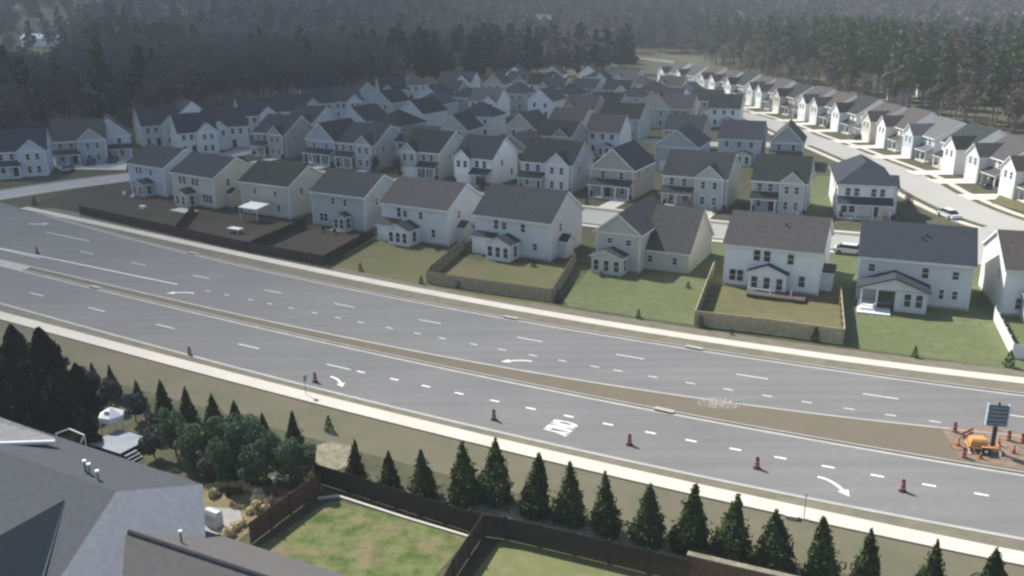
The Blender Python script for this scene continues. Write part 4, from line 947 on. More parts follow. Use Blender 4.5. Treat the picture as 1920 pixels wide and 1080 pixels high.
# soft evergreen mass behind the near roofs
SF = [(330, 850, 1.0, 'soft'), (300, 820, .8, 'greyleaf'), (255, 790, .85, 'greyleaf'), (210, 765, .9, 'greyleaf'), (170, 745, .9, 'greyleaf'), (365, 880, .95, 'soft'), (415, 868, 1.1, 'soft'), (455, 885, 1.15, 'soft'), (500, 895, 1.1, 'soft'), (545, 905, 1.0, 'soft'), (575, 912, .8, 'soft'), (430, 905, 1.0, 'soft'), (480, 915, 1.0, 'soft'), (390, 905, .7, 'greyleaf'), (290, 858, .8, 'greyleaf')]
NM = ['tallest soft evergreen right of the grey deck', 'grey green bush above the white canopy', 'pale grey bush behind the white canopy', 'pale rounded bush beside the second small conifer', 'smoky bush at the edge of the dark trees', 'soft evergreen overhanging the eave right of the deck',
      'dense green tree, left one of the large clump', 'dense green tree at the centre back of the clump', 'broad green tree near the eighth small conifer', 'rounded green tree below the ninth small conifer', 'rightmost small green tree of the clump above the garden', 'front green tree of the clump above the garden bed', 'front right green tree of the clump above the garden bed', 'greyish brown bush at the corner of the near eave', 'grey bush between the deck and the eave']
for (px, py, s, kd), nm in zip(SF, NM):
    tree(kd, G(px, py), s * (.74 if kd == 'soft' else .80), nm, 'evergreen', 'evergreen_tree', 'evergreens behind the near houses', z=0)
BD = [(95, 745, 1.08, 'pointed dark tree standing highest above the near sidewalk at left'), (40, 720, .95, 'dark tree left of the pointed one'), (-20, 705, .95, 'dark tree cut by the left picture edge'), (120, 800, .85, 'dark tree below the pointed one'), (60, 800, .9, 'dark tree above the white gutter'), (0, 790, .85, 'dark tree above the pale roof corner'),
      (155, 770, .72, 'lower dark tree right of the pointed one'), (-60, 760, 1.0, 'dark tree at the far left edge behind the roof'), (170, 840, .5, 'dark low tree between the railing and the canopy')]
for px, py, s, nm in BD: tree('bigdark', G(px, py), s * .74, nm, 'evergreen', 'evergreen_tree', 'tall dark evergreens at the lower left', z=0)

# right hand wood of tall pines behind the sunlit row: trees of their own
rr = random.Random(11)
def inwood(x, y):
    # edge of the wood on the right: behind the sunlit houses
    e = np.interp(y, [120, 180, 243, 295, 353, 438, 540, 620], [135, 130, 128, 124, 118, 112, 112, 150])
    return x > e
pts_ = []
for k in range(4000):
    y = rr.uniform(225, 560); x = rr.uniform(110, 300)
    az = math.degrees(math.atan2(x, y))
    if not inwood(x, y) or az > 31.5: continue
    e = np.interp(y, [120, 180, 243, 295, 353, 438, 540, 620], [135, 130, 128, 124, 118, 112, 112, 150])
    if x - e > 62: continue
    dmin = 6.0 if x - e < 22 else 8.5
    if any(math.hypot(x - a, y - b) < dmin for a, b in pts_): continue
    pts_.append((x, y))
pts_ = sorted(pts_, key=lambda p: math.hypot(*p))[:215]
for (x, y) in pts_:
    u = rr.random(); front = x < 150
    if u < .5: tree('pine', (x, y), rr.uniform(.8, 1.22), 'tall green pine with pale trunk in the wood behind the sunlit row', 'pine', 'pine_tree', 'pines of the right hand wood')
    elif u < (.62 if front else .8): tree('bare', (x, y), rr.uniform(.75, 1.05), 'tall bare grey brown tree in the wood behind the sunlit row', 'bare tree', 'bare_tree', 'bare trees of the right hand wood')
    else: tree('palebare', (x, y), rr.uniform(.7, 1.1), 'pale thin bare tree in the wood behind the sunlit row', 'bare tree', 'bare_tree', 'pale bare trees of the right hand wood')

# woods seen as one mass: left edge, back and far hills
def forest(name, label, pts, kinds, seed, mats_=None):
    r = np.random.default_rng(seed); parts = {}
    for (x, y, s, kd) in pts:
        P, q, m = kinds[kd]; k = int(r.integers(len(P)))
        V = P[k]; a = r.random() * 6.28; c, sn = math.cos(a), math.sin(a)
        W_ = V * s; X = W_[:, 0] * c - W_[:, 1] * sn + x; Y = W_[:, 0] * sn + W_[:, 1] * c + y; Z = W_[:, 2] + hill(x, y)
        parts.setdefault(q, []).append(np.stack([X, Y, Z], 1))
    V = np.concatenate([np.concatenate(parts[q]) for q in sorted(parts)])
    cnts = [sum(len(p) for p in parts[q]) // 4 for q in sorted(parts)]
    me = quad_mesh(name, V, [kinds[kd][2] for kd in kinds if kinds[kd][1] == sorted(parts)[0]][0])
    for q in sorted(parts)[1:]: me.materials.append([kinds[kd][2] for kd in kinds if kinds[kd][1] == q][0])
    me.polygons.foreach_set('material_index', np.repeat(np.arange(len(cnts)), cnts).astype(np.int32))
    o = link(name, me); tag(o, label, 'woodland', kind='stuff'); return o
def trunkq(H, w_, r):
    out = []
    for a in (0, 1.57):
        c, s = math.cos(a) * w_, math.sin(a) * w_; out.append(np.array([[-c, -s, 0], [c, s, 0], [c * .5, s * .5, H], [-c * .5, -s * .5, H]]))
    return np.concatenate(out)
r2 = np.random.default_rng(5)
FK = {'bare': ([np.concatenate([quads(twig_pts(18, 4.6, 650, r2), .24, r2, 3.2), trunkq(13, .22, r2)]) for _ in range(5)], 0, M_TWIG),
      'pine': ([quads(blob_pts(pine_blobs(22, 4.4, r2, .3), 520, r2), .60, r2, 1.3) for _ in range(5)], 1, M_PINE2),
      'pale': ([quads(twig_pts(15, 3.8, 260, r2), .26, r2, 3.2) for _ in range(3)], 2, M_TWIG2)}
FKF = {'bare': ([quads(twig_pts(17, 5.4, 110, r2), .75, r2, 1.8) for _ in range(4)], 0, M_TWIG),
       'pine': ([quads(blob_pts(pine_blobs(22, 5.2, r2, .25), 130, r2), 1.15, r2, 1.2) for _ in range(4)], 1, M_PINE2)}
def leftwood(x, y):
    ex = np.interp(y, [150, 200, 240, 268, 300, 340, 380, 405, 430, 470, 600, 700], [-128, -128, -118, -100, -88, -70, -44, -10, 45, 62, 70, 40])
    return x < ex
def green_patch(x, y): return math.sin(x * .021 + 1.3) + math.sin(y * .017 + x * .009) > .55
P1 = []
for k in range(9000):
    y = r2.uniform(190, 720); x = r2.uniform(-420, 120)
    if not leftwood(x, y) or abs(math.degrees(math.atan2(x, y))) > 33: continue
    if len(P1) > 1500: break
    if y > 430 and math.degrees(math.atan2(x, y)) < -25.6 + 1.8 * r2.random() and r2.random() < .93: continue
    P1.append((x, y, r2.uniform(.7, 1.1), 'pine' if (r2.random() < (.5 if green_patch(x, y) else .04)) else ('pale' if r2.random() < .05 else 'bare')))
forest('woodland', 'dark leafless wood with scattered pines closing the estate on its left and rear', P1, FK, 1)
P2 = []
for k in range(2600):
    y = r2.uniform(450, 900); x = r2.uniform(60, 620)
    if abs(math.degrees(math.atan2(x, y))) > 33: continue
    if y < 560 and x < np.interp(y, [450, 560], [140, 112]) + 55: continue
    if y > 560 and x < 112 and y < 612: continue
    P2.append((x, y, r2.uniform(.75, 1.15), 'pine' if r2.random() < (.7 if x < 230 else .35) else 'bare'))
    if len(P2) > 1000: break
for k in range(1500):
    y = r2.uniform(225, 560); x = r2.uniform(160, 380)
    e = np.interp(y, [120, 180, 243, 295, 353, 438, 540, 620], [135, 130, 128, 124, 118, 112, 112, 150])
    if x - e < 56 or math.degrees(math.atan2(x, y)) > 33: continue
    P2.append((x, y, r2.uniform(.8, 1.15), 'pine' if r2.random() < .3 else ('pale' if r2.random() < .2 else 'bare')))
    if len(P2) > 1500: break
forest('woodland', 'mixed pine and bare wood rising behind the sunlit row on the right', P2, FK, 2)
P3 = []
for k in range(8500):
    rad = r2.uniform(700, 2300); az = R(r2.uniform(-34, 34)); x, y = rad * math.sin(az), rad * math.cos(az)
    if math.degrees(az) < -25.6 + 1.8 * r2.random() and r2.random() < (.96 if rad < 820 else .45 if rad < 1050 else 0): continue
    if 700 < y < 1000 and -620 < x < -240 and r2.random() < .5: continue      # clearings with fields and a pale roof
    P3.append((x, y, r2.uniform(.9, 1.4), 'pine' if r2.random() < .16 else 'bare'))
forest('woodland', 'distant hazy wooded hills across the top of the picture', P3, FKF, 3)

# things half lost in the far woods

def far_building(px, py, w_, d_, h_, label, wall='white', roof='pale', yaw=0, base=None):
    x, y = base; z = hill(x, y)
    house(label, (x, y), yaw, w_, d_, wall, roof, E=h_, rise=1.4, kind='side', near=False, wins=[('A', -w_ * .3, h_ * .6, 1.2, 1.2), ('A', 0, h_ * .6, 1.2, 1.2), ('A', w_ * .3, h_ * .6, 1.2, 1.2)], z=z, name='building')
def along(px, py, dist):
    d = F + CR * ((px - 960) / FPX) - CU * ((py - 540) / FPX); t = dist / d.y; return (d.x * t, dist, CAMH + d.z * t)
for (px, py, dist, w_, h_, lb) in [(92, 70, 700, 42, 6, 'long white roofed building in a clearing of the far left woods'), (182, 88, 640, 8, 5, 'tiny white house showing between the far left trees'),
                                   (330, 75, 640, 9, 6, 'small pale house deep in the woods, right of the long white roof'), (1008, 30, 760, 22, 6, 'pale roofed house showing in the woods above the centre'), (1190, 50, 700, 10, 8, 'white house front glimpsed high between the central pines')]:
    x, y, z = along(px, py, dist)
    house(lb, (x, y), 4, w_, 14, 'white', 'metal' if w_ > 30 else 'pale', E=h_, rise=2.0 if w_ < 30 else 3.2, kind='side', near=False, wins=[('A', -w_ * .25, h_ * .6, 1.0, 1.2), ('A', w_ * .25, h_ * .6, 1.0, 1.2)], z=z - h_ - 1, name='house')
for (px, py, dist, lb) in [(1690, 138, 330, 'white house glimpsed between tree trunks behind the sunlit row'), (1745, 130, 345, 'second white house glimpsed between trunks, right of the other')]:
    x, y, z = along(px, py, dist); house(lb, (x, y), -20, 7, 8, 'white', 'grey', E=5, rise=2, near=False, wins=[('A', -1.5, 3.6, .9, 1.2), ('A', 1.5, 3.6, .9, 1.2)])

# ---------------------------------------------------------------- traffic drums
DIRTY = mat('dirty_white_band', (.32, .27, .25), .8, .2)
def drum(label, px, py, dark=False):
    g = G(px, py); o = thing('traffic_drum', label, 'traffic drum', (g.x, g.y, 0.012), 0, 'traffic drums closing the near lane' if px < 1750 else 'traffic drums around the sign trailer')
    mb = MB(); mb.cyl((0, 0, 0), (0, 0, .07), .33, .3, 12); mb.build('base', BLACK, o)
    z = [.07, .24, .40, .56, .72, .9]; r = [.23, .215, .20, .185, .17, .155]
    for k in range(5):
        mb = MB(); mb.cyl((0, 0, z[k]), (0, 0, z[k + 1]), r[k], r[k + 1], 14); mb.build('stripe' if k % 2 else 'band', [ORANGE, DIRTY][k % 2], o)
    mb = MB(); mb.box(-.12, .12, -.02, .02, .9, 1.02); mb.build('handle', BLACK, o)
    return o
drum('traffic drum standing alone at the far left end, by the kerb', 356, 667)
drum('traffic drum beside the signpost, second from the left in the near lane', 591, 716)
drum('traffic drum left of the painted word, third in the near lane', 926, 787)
drum('traffic drum right of the painted word, fourth in the near lane', 1180, 834)
drum('traffic drum midway between the painted word and the big arrow', 1419, 878)
drum('traffic drum right of the big white arrow, last in the near lane', 1692, 921)
drum('dark traffic drum on the far carriageway at the end of the solid white line', 70, 475)
drum('traffic drum behind the amber trailer, at the far kerb of the median', 1789, 812)
drum('traffic drum on the near kerb of the median, left of the amber trailer', 1806, 860)
drum('traffic drum on the far kerb of the median, right of the sign mast', 1890, 828)
drum('traffic drum at the right picture edge beyond the sign mast', 1916, 833)

# message board trailer
g = G(1850, 848); tr = thing('sign_trailer', 'amber wheeled trailer with a black mast carrying a tall grey sign board on the median', 'sign trailer', (g.x, g.y, .13), R(-12))
mb = MB(); mb.box(-1.7, .9, -.55, -.43, .45, .58); mb.box(-1.7, .9, .43, .55, .45, .58)
for x in (-1.7, -.7, .3, .78): mb.box(x, x + .12, -.43, .43, .45, .57)
mb.build('frame', YELLOW, tr)
mb = MB(); mb.box(-1.5, -.2, -.5, .5, .6, 1.05); mb.prism([(-.5, 1.05), (.5, 1.05), (.35, 1.2), (-.35, 1.2)], 'x', -1.4, -.3); mb.build('battery_box', YELLOW, tr)
mb = MB(); mb.cyl((-1.7, 0, .5), (-3.0, 0, .45), .06, .05, 6); mb.cyl((-2.9, 0, .0), (-2.9, 0, .55), .04, .04, 6); mb.build('drawbar', YELLOW, tr)
for s in (-1, 1):
    mb = MB(); mb.cyl((-.3, s * .62, .32), (-.3, s * .84, .32), .32, .32, 14); wh = mb.build('wheel', BLACK, tr)
    mb = MB(); mb.cyl((-.3, s * .83, .32), (-.3, s * .86, .32), .16, .16, 10); mb.build('rim', TRIM, wh)
    mb = MB(); mb.prism([(s * .58, .68), (s * .9, .68), (s * .9, .74), (s * .58, .74)], 'x', -.7, .1); mb.build('mudguard', YELLOW, tr)
    for x in (-1.6, .8):
        mb = MB(); mb.cyl((x, s * .5, .5), (x, s * .95, .02), .04, .04, 6); mb.build('outrigger', TRIM, tr)
mb = MB(); mb.box(.2, .48, -.14, .14, .55, 2.6); mb.build('mast', STEEL, tr)
mb = MB(); mb.box(-.4, 1.1, -.1, .1, 2.45, 4.3); bd = mb.build('sign_board', mat('teal_grey_board', (.10, .15, .17), .5), tr)
mb = MB()
mb.box(-.5, -.4, -.16, .16, 2.4, 4.35); mb.box(1.1, 1.2, -.16, .16, 2.4, 4.35); mb.box(-.4, 1.1, -.16, .16, 2.4, 2.448); mb.build('board_frame', mat('pale_metal', (.45, .5, .52), .4), bd)
mb = MB()
for k in range(5): mb.box(-.3, 1.0, -.13, -.101, 2.6 + k * .36, 2.64 + k * .36)
mb.build('light_row', mat('pale_metal', (.45, .5, .52), .4), bd)
mb = MB(); mb.box(.28, .42, -.06, .06, 4.3, 4.55); mb.build('beacon', STEEL, tr)
sheet('disturbed_soil', [tuple(G(*p)[:2]) for p in [(1765, 806), (1860, 800), (1990, 835), (1990, 895), (1900, 880), (1800, 862)]], .135, mat2('disturbed_soil', (.22, .15, .11), (.15, .12, .09), (.26, .2, .15), .5, 1.5))
mb = MB(); gc = G(1350, 759); rg = random.Random(4)
for k in range(420):
    a_ = rg.random() * 6.28; q = rg.random() ** .75; x = gc.x + math.cos(a_) * q * 1.9 + RU.x * rg.uniform(-.6, .6); y = gc.y + math.sin(a_) * q * 1.2; s_ = rg.uniform(.03, .11)
    i = len(mb.v); mb.v += [(x - s_, y - s_ * .6, .12), (x + s_, y - s_ * .8, .12), (x + s_ * .7, y + s_, .12), (x - s_ * .8, y + s_ * .7, .12), (x, y, .14 + s_ * .8)]
    for f in ((0, 1, 4), (1, 2, 4), (2, 3, 4), (3, 0, 4)): mb.f.append(tuple(i + t for t in f)); mb.m.append(0)
tag(mb.build('spilled_gravel', mat('pale_gravel', (.6, .55, .46), .9, .2, 2)), 'small scatter of pale gravel spilled at the far edge of the median', 'gravel', kind='stuff')

def cone(px, py, label):
    g = G(px, py); o = thing('traffic_cone', label, 'traffic cone', (g.x, g.y, .14), 0, 'traffic cones around the sign trailer')
    mb = MB(); mb.box(-.2, .2, -.2, .2, 0, .04); mb.build('base', ORANGE, o); mb = MB(); mb.cyl((0, 0, .04), (0, 0, .72), .15, .03, 10); mb.build('cone', ORANGE, o)
    mb = MB(); mb.cyl((0, 0, .38), (0, 0, .52), .094, .072, 10); mb.build('stripe', DIRTY, o)
for px, py, lb in ((1796, 838, 'orange cone left of the trailer drawbar'), (1818, 846, 'orange cone just in front of the trailer drawbar'), (1838, 862, 'orange cone before the trailer wheel'), (1872, 838, 'orange cone behind the mast of the trailer'), (1900, 852, 'orange cone in the dug soil right of the trailer')): cone(px, py, lb)
g = G(1812, 828); o = thing('barricade', 'orange and white barricade board left of the amber trailer', 'barricade', (g.x, g.y, .14), R(35))
for z_ in (.35, .75):
    mb = MB(); mb.box(-.8, .8, -.02, .02, z_, z_ + .22); bo = mb.build('board', ORANGE, o)
    for x in (-.55, 0, .55):
        mb = MB(); mb.box(x - .12, x + .12, -.03, -.021, z_ + .02, z_ + .2); mb.build('stripe', DIRTY, bo)
for x in (-.7, .7):
    mb = MB(); mb.cyl((x, -.25, 0), (x, 0.03, 1.0), .03, .03, 6); mb.cyl((x, .3, 0), (x, .03, 1.0), .03, .03, 6); mb.build('leg', STEEL, o)
# sign posts, drains, hydrant-like bits
def signpost(px, py, h, label, w_=.45, hh=.6, m=GREYM):
    g = G(px, py); o = thing('signpost', label, 'signpost', (g.x, g.y, 0), R(60))
    mb = MB(); mb.cyl((0, 0, 0), (0, 0, h), .035, .035, 6); mb.build('post', GREYM, o)
    mb = MB(); mb.box(-w_ / 2, w_ / 2, -.05, -.036, h - hh, h); mb.build('sign', m, o); return o
signpost(574, 742, 2.2, 'grey signpost on the near verge beside the second drum')
signpost(1507, 974, 2.2, 'thin signpost beside the orange marker on the near sidewalk', .25, .3)
def drain(px, py, k, off, label):
    s, t = S_of(px, py); q = W(s, T(k, s) + off); o = thing('storm_drain', label, 'storm drain', (q.x, q.y, 0), th)
    mb = MB(); mb.box(-.95, .95, -.25, .35, 0, .165); mb.build('lid', GUTTER, o)
    mb = MB(); mb.box(-.85, .85, -.32, -.255 , .02, .13); mb.build('opening', BLACK, o)
drain(958, 597, 'B', .3, 'storm drain on the far kerb in front of the tan fence'); drain(1300, 655, 'B', .3, 'storm drain on the far kerb below the pale topped fence')
drain(365, 475, 'B', .3, 'storm drain on the far kerb in front of the soil yards'); drain(1246, 770, 'F', .5, 'storm drain on the near kerb of the median'); drain(168, 543, 'F', .5, 'storm drain on the median near its left end')
g = G(1484, 972); o = thing('utility_marker', 'small orange tipped utility marker box beside the near sidewalk', 'utility marker', (g.x, g.y, 0), R(-20))
mb = MB(); mb.box(-.45, .45, -.2, .2, 0, .25); mb.build('box', mat('pale_orange', (.75, .5, .35), .6), o); mb = MB(); mb.box(-.47, .47, -.22, .22, .25, .3); mb.build('lid', TRIM, o)
g = G(518, 938); o = thing('lantern_post', 'brown post with a pale lantern head at the back of the garden bed', 'post', (g.x, g.y, 0))
mb = MB(); mb.box(-.16, .16, -.16, .16, 0, 1.6); mb.build('post', mat('red_fence_wood', (0.12, 0.07, 0.045), .9), o)
mb = MB(); mb.cyl((0, 0, 1.6), (0, 0, 1.95), .16, .2, 6); mb.cyl((0, 0, 1.95), (0, 0, 2.1), .24, .04, 6); mb.build('lantern', GREYM, o)

# ---------------------------------------------------------------- cars
CW = {}
def car(label, x, y, rz, paint, z=.03, name='parked_car', group='cars parked in the estate'):
    o = thing(name, label, 'car', (x, y, z), rz, group)
    mb = MB()      # side profile extruded, narrower cabin on top
    prof = [(-2.25, .32), (-2.28, .62), (-2.15, .82), (-1.2, .93), (.9, .96), (2.15, .9), (2.27, .65), (2.25, .32)]
    n = len(prof)
    def ring(yy, sc, dz=0): return [(p[0] * sc, yy, p[1] + dz) for p in prof]
    rings = [ring(-.86, .97, -.02), ring(-.92, 1), ring(.92, 1), ring(.86, .97, -.02)]
    for rg in rings: mb.v += rg
    for k in range(3):
        for q in range(n): mb.f.append((k * n + q, k * n + (q + 1) % n, (k + 1) * n + (q + 1) % n, (k + 1) * n + q)); mb.m.append(0)
    mb.f.append(tuple(range(n))); mb.m.append(0); mb.f.append(tuple(range(3 * n, 4 * n))); mb.m.append(0)
    i = len(mb.v); mb.v += [(-1.0, -.62, 1.46), (1.1, -.62, 1.48), (1.1, .62, 1.48), (-1.0, .62, 1.46), (-1.0, -.62, 1.5), (1.1, -.62, 1.52), (1.1, .62, 1.52), (-1.0, .62, 1.5)]
    for f in ((0, 1, 2, 3), (4, 5, 6, 7), (0, 1, 5, 4), (1, 2, 6, 5), (2, 3, 7, 6), (3, 0, 4, 7)): mb.f.append(tuple(i + q for q in f)); mb.m.append(0)
    mb.build('body', paint, o)
    mb = MB(); i = 0
    mb.v = [(-1.65, -.80, .93), (1.9, -.80, .94), (1.9, .80, .94), (-1.65, .80, .93), (-.98, -.61, 1.462), (1.08, -.61, 1.475), (1.08, .61, 1.475), (-.98, .61, 1.462)]
    for f in ((0, 1, 5, 4), (1, 2, 6, 5), (2, 3, 7, 6), (3, 0, 4, 7), (0, 1, 2, 3), (4, 5, 6, 7)): mb.f.append(f); mb.m.append(0)
    mb.build('window', GLASS, o)
    for sx in (-1.4, 1.4):
        for sy in (-1, 1):
            mb = MB(); mb.cyl((sx, sy * .72, .33), (sx, sy * .945, .33), .33, .33, 14); wo = mb.build('wheel', BLACK, o)
            mb = MB(); mb.cyl((sx, sy * .945, .33), (sx, sy * .955, .33), .19, .19, 10); mb.build('rim', GREYM, wo)
    for sy in (-1, 1):
        mb = MB(); mb.box(-2.3, -2.2, sy * .62 - .18, sy * .62 + .18, .62, .76); mb.build('headlight', TRIM, o)
        mb = MB(); mb.box(2.2, 2.3, sy * .68 - .14, sy * .68 + .14, .64, .8); mb.build('tail_light', mat('red_lens', (.35, .01, .01), .3), o)
    return o
CWHITE = mat('white_car_paint', (.75, .75, .75), .25, .02); CBLK = mat('black_car_paint', (.02, .02, .024), .2, .02); CGR = mat('grey_car_paint', (.2, .21, .22), .25, .02); CRED = mat('dark_red_car_paint', (.10, .03, .03), .25, .02)
g = G(1778, 408); car('white car driving along the curved street on the right', g.x, g.y, R(100), CWHITE, name='car')
g = G(1592, 476); car('white car parked behind the broad porch house', g.x, g.y, R(155), CWHITE)
CL = [(1860, 352, 'black', 'black car on the drive of the twin gabled white house'), (1733, 270, 'black', 'dark car on a drive midway along the sunlit row'), (1690, 262, 'grey', 'grey car on the drive left of the midway dark car'), (1612, 262, 'black', 'dark car before the fifth sunlit house'),
      (1500, 222, 'black', 'dark car before a house left in the sunlit row'), (1560, 240, 'black', 'dark car on a drive between two white garages'), (172, 309, 'red', 'dark red car parked before the twin gabled house at left'), (212, 305, 'black', 'dark car beside the dark red one at left'), (128, 322, 'grey', 'grey car on the pale drive left of the dark red one'), (700, 470, None, '')]
for px, py, c, lb in CL:
    if not c: continue
    g = G(px, py); car(lb, g.x, g.y, R(10) if px > 1000 else R(100), {'black': CBLK, 'grey': CGR, 'red': CRED}[c], z=.13)
# patios, awning and furniture in the dark yards

def slab(px, py, a, b, h, rz, label, name, m, cat, z=0):
    g = G(px, py); mb = MB(); mb.box(-a / 2, a / 2, -b / 2, b / 2, 0, h); mb.box(-a / 2 + .1, a / 2 - .1, -b / 2 + .1, b / 2 - .1, h, h + .015)
    o = mb.build(name, m); o.location = (g.x, g.y, z); o.rotation_euler = (0, 0, R(rz)); return tag(o, label, cat)
slab(345, 396, 5, 2.6, .2, -34, 'pale patio slab behind the cream house', 'patio', WALK, 'patio')
slab(640, 432, 3.2, 2.2, .2, -30, 'small concrete patio behind the green grey house', 'patio', WALK, 'patio')
g = G(478, 412); aw = thing('awning', 'white flat patio awning behind the beige house', 'awning', (g.x, g.y, 0), R(-30))
mb = MB(); mb.prism([(-1.6, 2.3), (1.6, 2.7), (1.6, 2.8), (-1.6, 2.4)], 'x', -2.2, 2.2); mb.build('cover', WHITEF, aw)
for x in (-2.0, 2.0):
    mb = MB(); mb.cyl((x, -1.4, 0), (x, -1.4, 2.34), .06, .06, 6); mb.build('post', TRIM, aw)
g = G(442, 436); tb_ = thing('table', 'white garden table catching light in the dark soil yard', 'table', (g.x, g.y, 0), R(-30))
mb = MB(); mb.box(-1.3, 1.3, -.7, .7, .7, .78); mb.build('tabletop', WHITEF, tb_)
for x in (-1.1, 1.1):
    for y in (-.55, .55):
        mb = MB(); mb.box(x - .05, x + .05, y - .05, y + .05, 0, .7); mb.build('leg', TRIM, tb_)
g = G(268, 392); bx = thing('cooler', 'small white lidded box on the bare ground of the corner yard', 'box', (g.x, g.y, 0), R(-20))
mb = MB(); mb.box(-.55, .55, -.35, .35, .05, .55); mb.build('body', WHITEF, bx); mb = MB(); mb.box(-.58, .58, -.38, .38, .55, .66); mb.build('lid', WHITEF, bx)
def chair(px, py, rz, label, m):
    g = G(px, py); o = thing('garden_chair', label, 'chair', (g.x, g.y, .02), R(rz), 'chairs behind the leftmost houses')
    mb = MB(); mb.box(-.3, .3, -.3, .3, .42, .48); mb.build('seat', m, o); mb = MB(); mb.box(-.3, .3, .26, .32, .48, 1.0); mb.build('backrest', m, o)
    for x in (-.26, .26):
        for y in (-.26, .26):
            mb = MB(); mb.cyl((x, y, 0), (x, y, .42), .03, .03, 6); mb.build('leg', m, o)
chair(233, 368, 10, 'left pale garden chair behind the blue grey corner house', TRIM); chair(248, 372, -40, 'middle pale garden chair behind the blue grey corner house', TRIM); chair(260, 366, 60, 'right pale garden chair behind the blue grey corner house', TRIM)
for px, py, rz, lb in ((606, 436, 0, 'dark garden chair on the patio of the green grey house'), (630, 440, 50, 'grey garden chair at the edge of the soil yard')): chair(px, py, rz, lb, STEEL)
g = G(402, 985); gr = thing('grill', 'covered pale grey grill on the patio in the garden', 'grill', (g.x, g.y, .03), R(-30))
mb = MB(); mb.box(-.6, .6, -.35, .35, .0, .95); mb.prism([(-.35, .95), (.35, .95), (.22, 1.25), (-.22, 1.25)], 'x', -.6, .6); mb.build('cover', mat('pale_cover', (.5, .52, .55), .7), gr)
mb = MB(); mb.cyl((-.62, 0, 1.0), (-.62, 0, 1.1), .12, .1, 8); mb.build('lid_knob', WHITEF, gr)
# garden clumps
CG = quad_mesh('foliage', quads(blob_pts([(0, 0, .28, .38, .9), (.15, .1, .4, .25, .9), (-.15, .05, .35, .22, .9)], 240, r2), .055, r2, 1.6), leafmat('straw_leaf', (.5, .43, .22), (.85, .78, .52)))
CGd = quad_mesh('foliage', quads(blob_pts([(0, 0, .25, .34, .9)], 160, r2), .06, r2, 1.4), M_CON)
GP = [(393, 918), (410, 916), (425, 914), (438, 915), (452, 914), (464, 919), (476, 925), (485, 931), (478, 940), (480, 952), (468, 962), (492, 940), (505, 948), (512, 938), (523, 948), (455, 985), (442, 992), (430, 1003), (415, 1012), (497, 960), (448, 925), (430, 928), (400, 930), (488, 965)]
for i, (px, py) in enumerate(GP):
    g = G(px, py); dk_ = i in (20, 21, 23)
    o = link('garden_plant', CGd if dk_ else CG); o.location = (g.x, g.y, 0); o.scale = [.8 + .35 * ((i * 7) % 5) / 5] * 3; o.rotation_euler = (0, 0, i * 1.3)
    tag(o, ('dark low plant in the middle of the garden bed' if dk_ else 'straw yellow grass clump in the curved garden bed beside the near roof'), 'garden plant', 'dark plants of the garden bed' if dk_ else 'straw yellow clumps of the garden bed')
# foundation shrubs near houses
SHG = [(820, 470, 1.0), (1128, 520, .9), (1290, 540, .9), (1000, 500, 1.1), (1205, 390, 1.2), (1340, 400, 1.3), (1100, 385, 1.3), (1420, 310, 1.4), (1430, 300, 1.4), (1255, 385, 1.0), (1395, 395, 1.2)]
SHL = ['beside the wall of the glazed porch house', 'at the left corner of the steep gabled house', 'at the right corner of the long low roof', 'by the wall inside the tan fenced yard', 'before the brown gable fronted house', 'at the right side of the columned porch house', 'left of the brown gable fronted house', 'dark, between the blue house and its neighbour', 'dark, beside the bluish gable wall', 'in front of the columned porch', 'before the small green roofed house']
for (px, py, s), lb in zip(SHG, SHL): tree('shrub', G(px, py), s, 'low bush ' + lb, 'bush', 'bush', z=0, sz=s * .8)
for k, (p, yaw, w_, wl, rf, st, dp, lb) in enumerate(ROW2):
    P = Vector(at(*p)); a = R(yaw); f = Vector((math.sin(a), -math.cos(a))); u = Vector((math.cos(a), math.sin(a)))
    for sd, nm in ((-1, 'left'), (1, 'right')):
        c = P + f * 1.3 + u * (sd * w_ * (.44 if sd < 0 else .5)); o = tree('greyleaf', c, .22 + .05 * ((k * 3 + sd) % 3), 'dark bush at the %s front corner of the %s back street house' % (nm, ordn(k)), 'bush', 'bush', 'bushes before the back street houses', z=0)
# street trees: thin bare ones along the back streets
for i, (px, py, lb) in enumerate([(1655, 440, 'thin bare street tree beside the lit kerb at the bend'), (1700, 405, 'thin bare street tree left of the driving white car'), (1290, 410, 'thin bare tree before the columned porch house'), (1020, 395, 'thin bare tree behind the dark roofed house'), (905, 372, 'bushy bare tree behind the grey roof of the glazed porch house'), (705, 330, 'dark bare tree between the second row houses at left'), (745, 333, 'dark bare tree beside the green roofed house')]):
    tree('palebare' if i < 4 else 'bare', G(px, py), .28 if i < 4 else .25, lb, 'tree', 'street_tree', z=0)

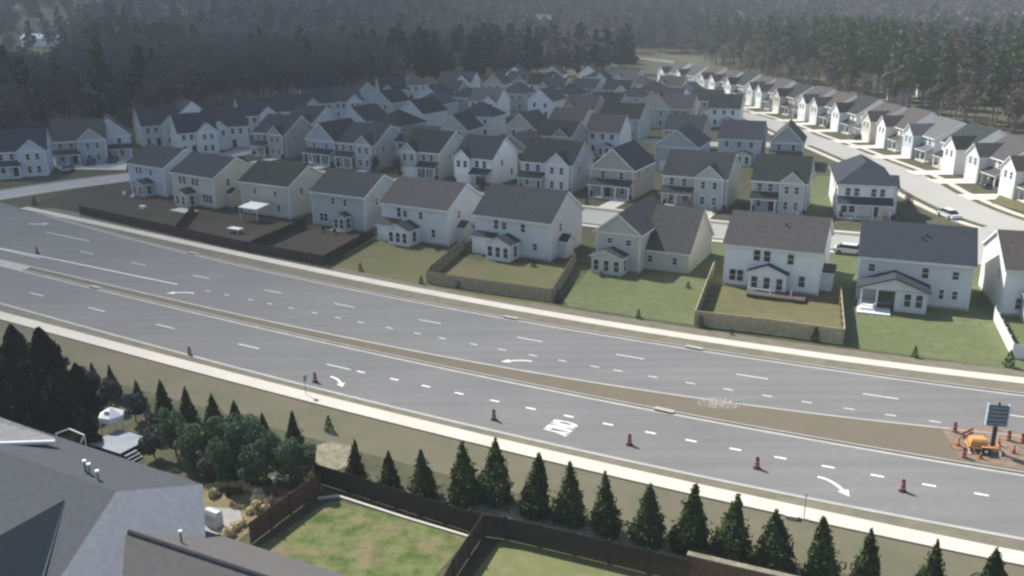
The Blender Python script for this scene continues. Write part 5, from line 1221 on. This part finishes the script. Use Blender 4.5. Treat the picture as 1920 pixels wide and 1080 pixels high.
# ---------------------------------------------------------------- air and clouds
def volume_mat(name, col, dens, aniso=0.0):
    m = bpy.data.materials.new(name); m.use_nodes = True; n = m.node_tree.nodes; l = m.node_tree.links
    n.remove(n['Principled BSDF']); v = n.new('ShaderNodeVolumePrincipled')
    v.inputs['Color'].default_value = (*col, 1); v.inputs['Density'].default_value = dens; v.inputs['Anisotropy'].default_value = aniso
    l.new(v.outputs[0], n['Material Output'].inputs['Volume']); m.cycles.homogeneous_volume = True
    return m
mb = MB(); mb.box(-3600, 3600, -1200, 4200, -2, 125)
hz = mb.build('haze', volume_mat('haze_air', (0.86, 0.90, 0.94), 0.00030)); hz['kind'] = 'stuff'
CV = volume_mat('cloud_vapour', (0.9, 0.92, 0.95), 0.019)
def cloud(label, gx, gy, rx, ry, rz_, rot=0, dens=None):
    """cloud whose shadow centre falls on (gx, gy)"""
    Hc = 520; k = Hc / math.tan(SUN_EL); x = gx + sun_dir.x / math.cos(SUN_EL) * k; y = gy + sun_dir.y / math.cos(SUN_EL) * k
    n, mm = 48, 14; vs = []; fs = []
    for side in (1, -.6):
        for j in range(mm + 1):
            q = j / mm
            for i in range(n):
                t = 2 * math.pi * i / n; b = 1 + .10 * math.sin(3 * t + gx) + .06 * math.sin(5 * t + gy) + .03 * math.sin(9 * t + 1)
                h = side * rz_ * (1 - q * q) ** 2.2 * (1 + .12 * math.sin(4 * q + 2 * t) * q * (1 - q) * 4)
                vs.append((rx * q * math.cos(t) * b, ry * q * math.sin(t) * b, h if j < mm else 0))
    o2 = (mm + 1) * n
    for o_ in (0, o2):
        for j in range(1, mm):
            for i in range(n):
                a = [o_ + j * n + i, o_ + j * n + (i + 1) % n, o_ + (j + 1) * n + (i + 1) % n, o_ + (j + 1) * n + i]
                if j + 1 == mm: a[2] = mm * n + (i + 1) % n; a[3] = mm * n + i
                fs.append(tuple(a if o_ == 0 else a[::-1]))
        fs.append(tuple(o_ + n + i for i in range(n)) if o_ == 0 else tuple(o_ + n + i for i in range(n))[::-1])
    me = bpy.data.meshes.new('cloud'); me.from_pydata(vs, [], fs); me.materials.append(dens or CV)
    import bmesh
    bb = bmesh.new(); bb.from_mesh(me); bmesh.ops.recalc_face_normals(bb, faces=bb.faces); bb.to_mesh(me); bb.free(); me.update()
    o = link('cloud', me); o.location = (x, y, Hc); o.rotation_euler = (0, 0, rot); tag(o, label, 'cloud'); return o
for c in CLOUDS: cloud(*c)
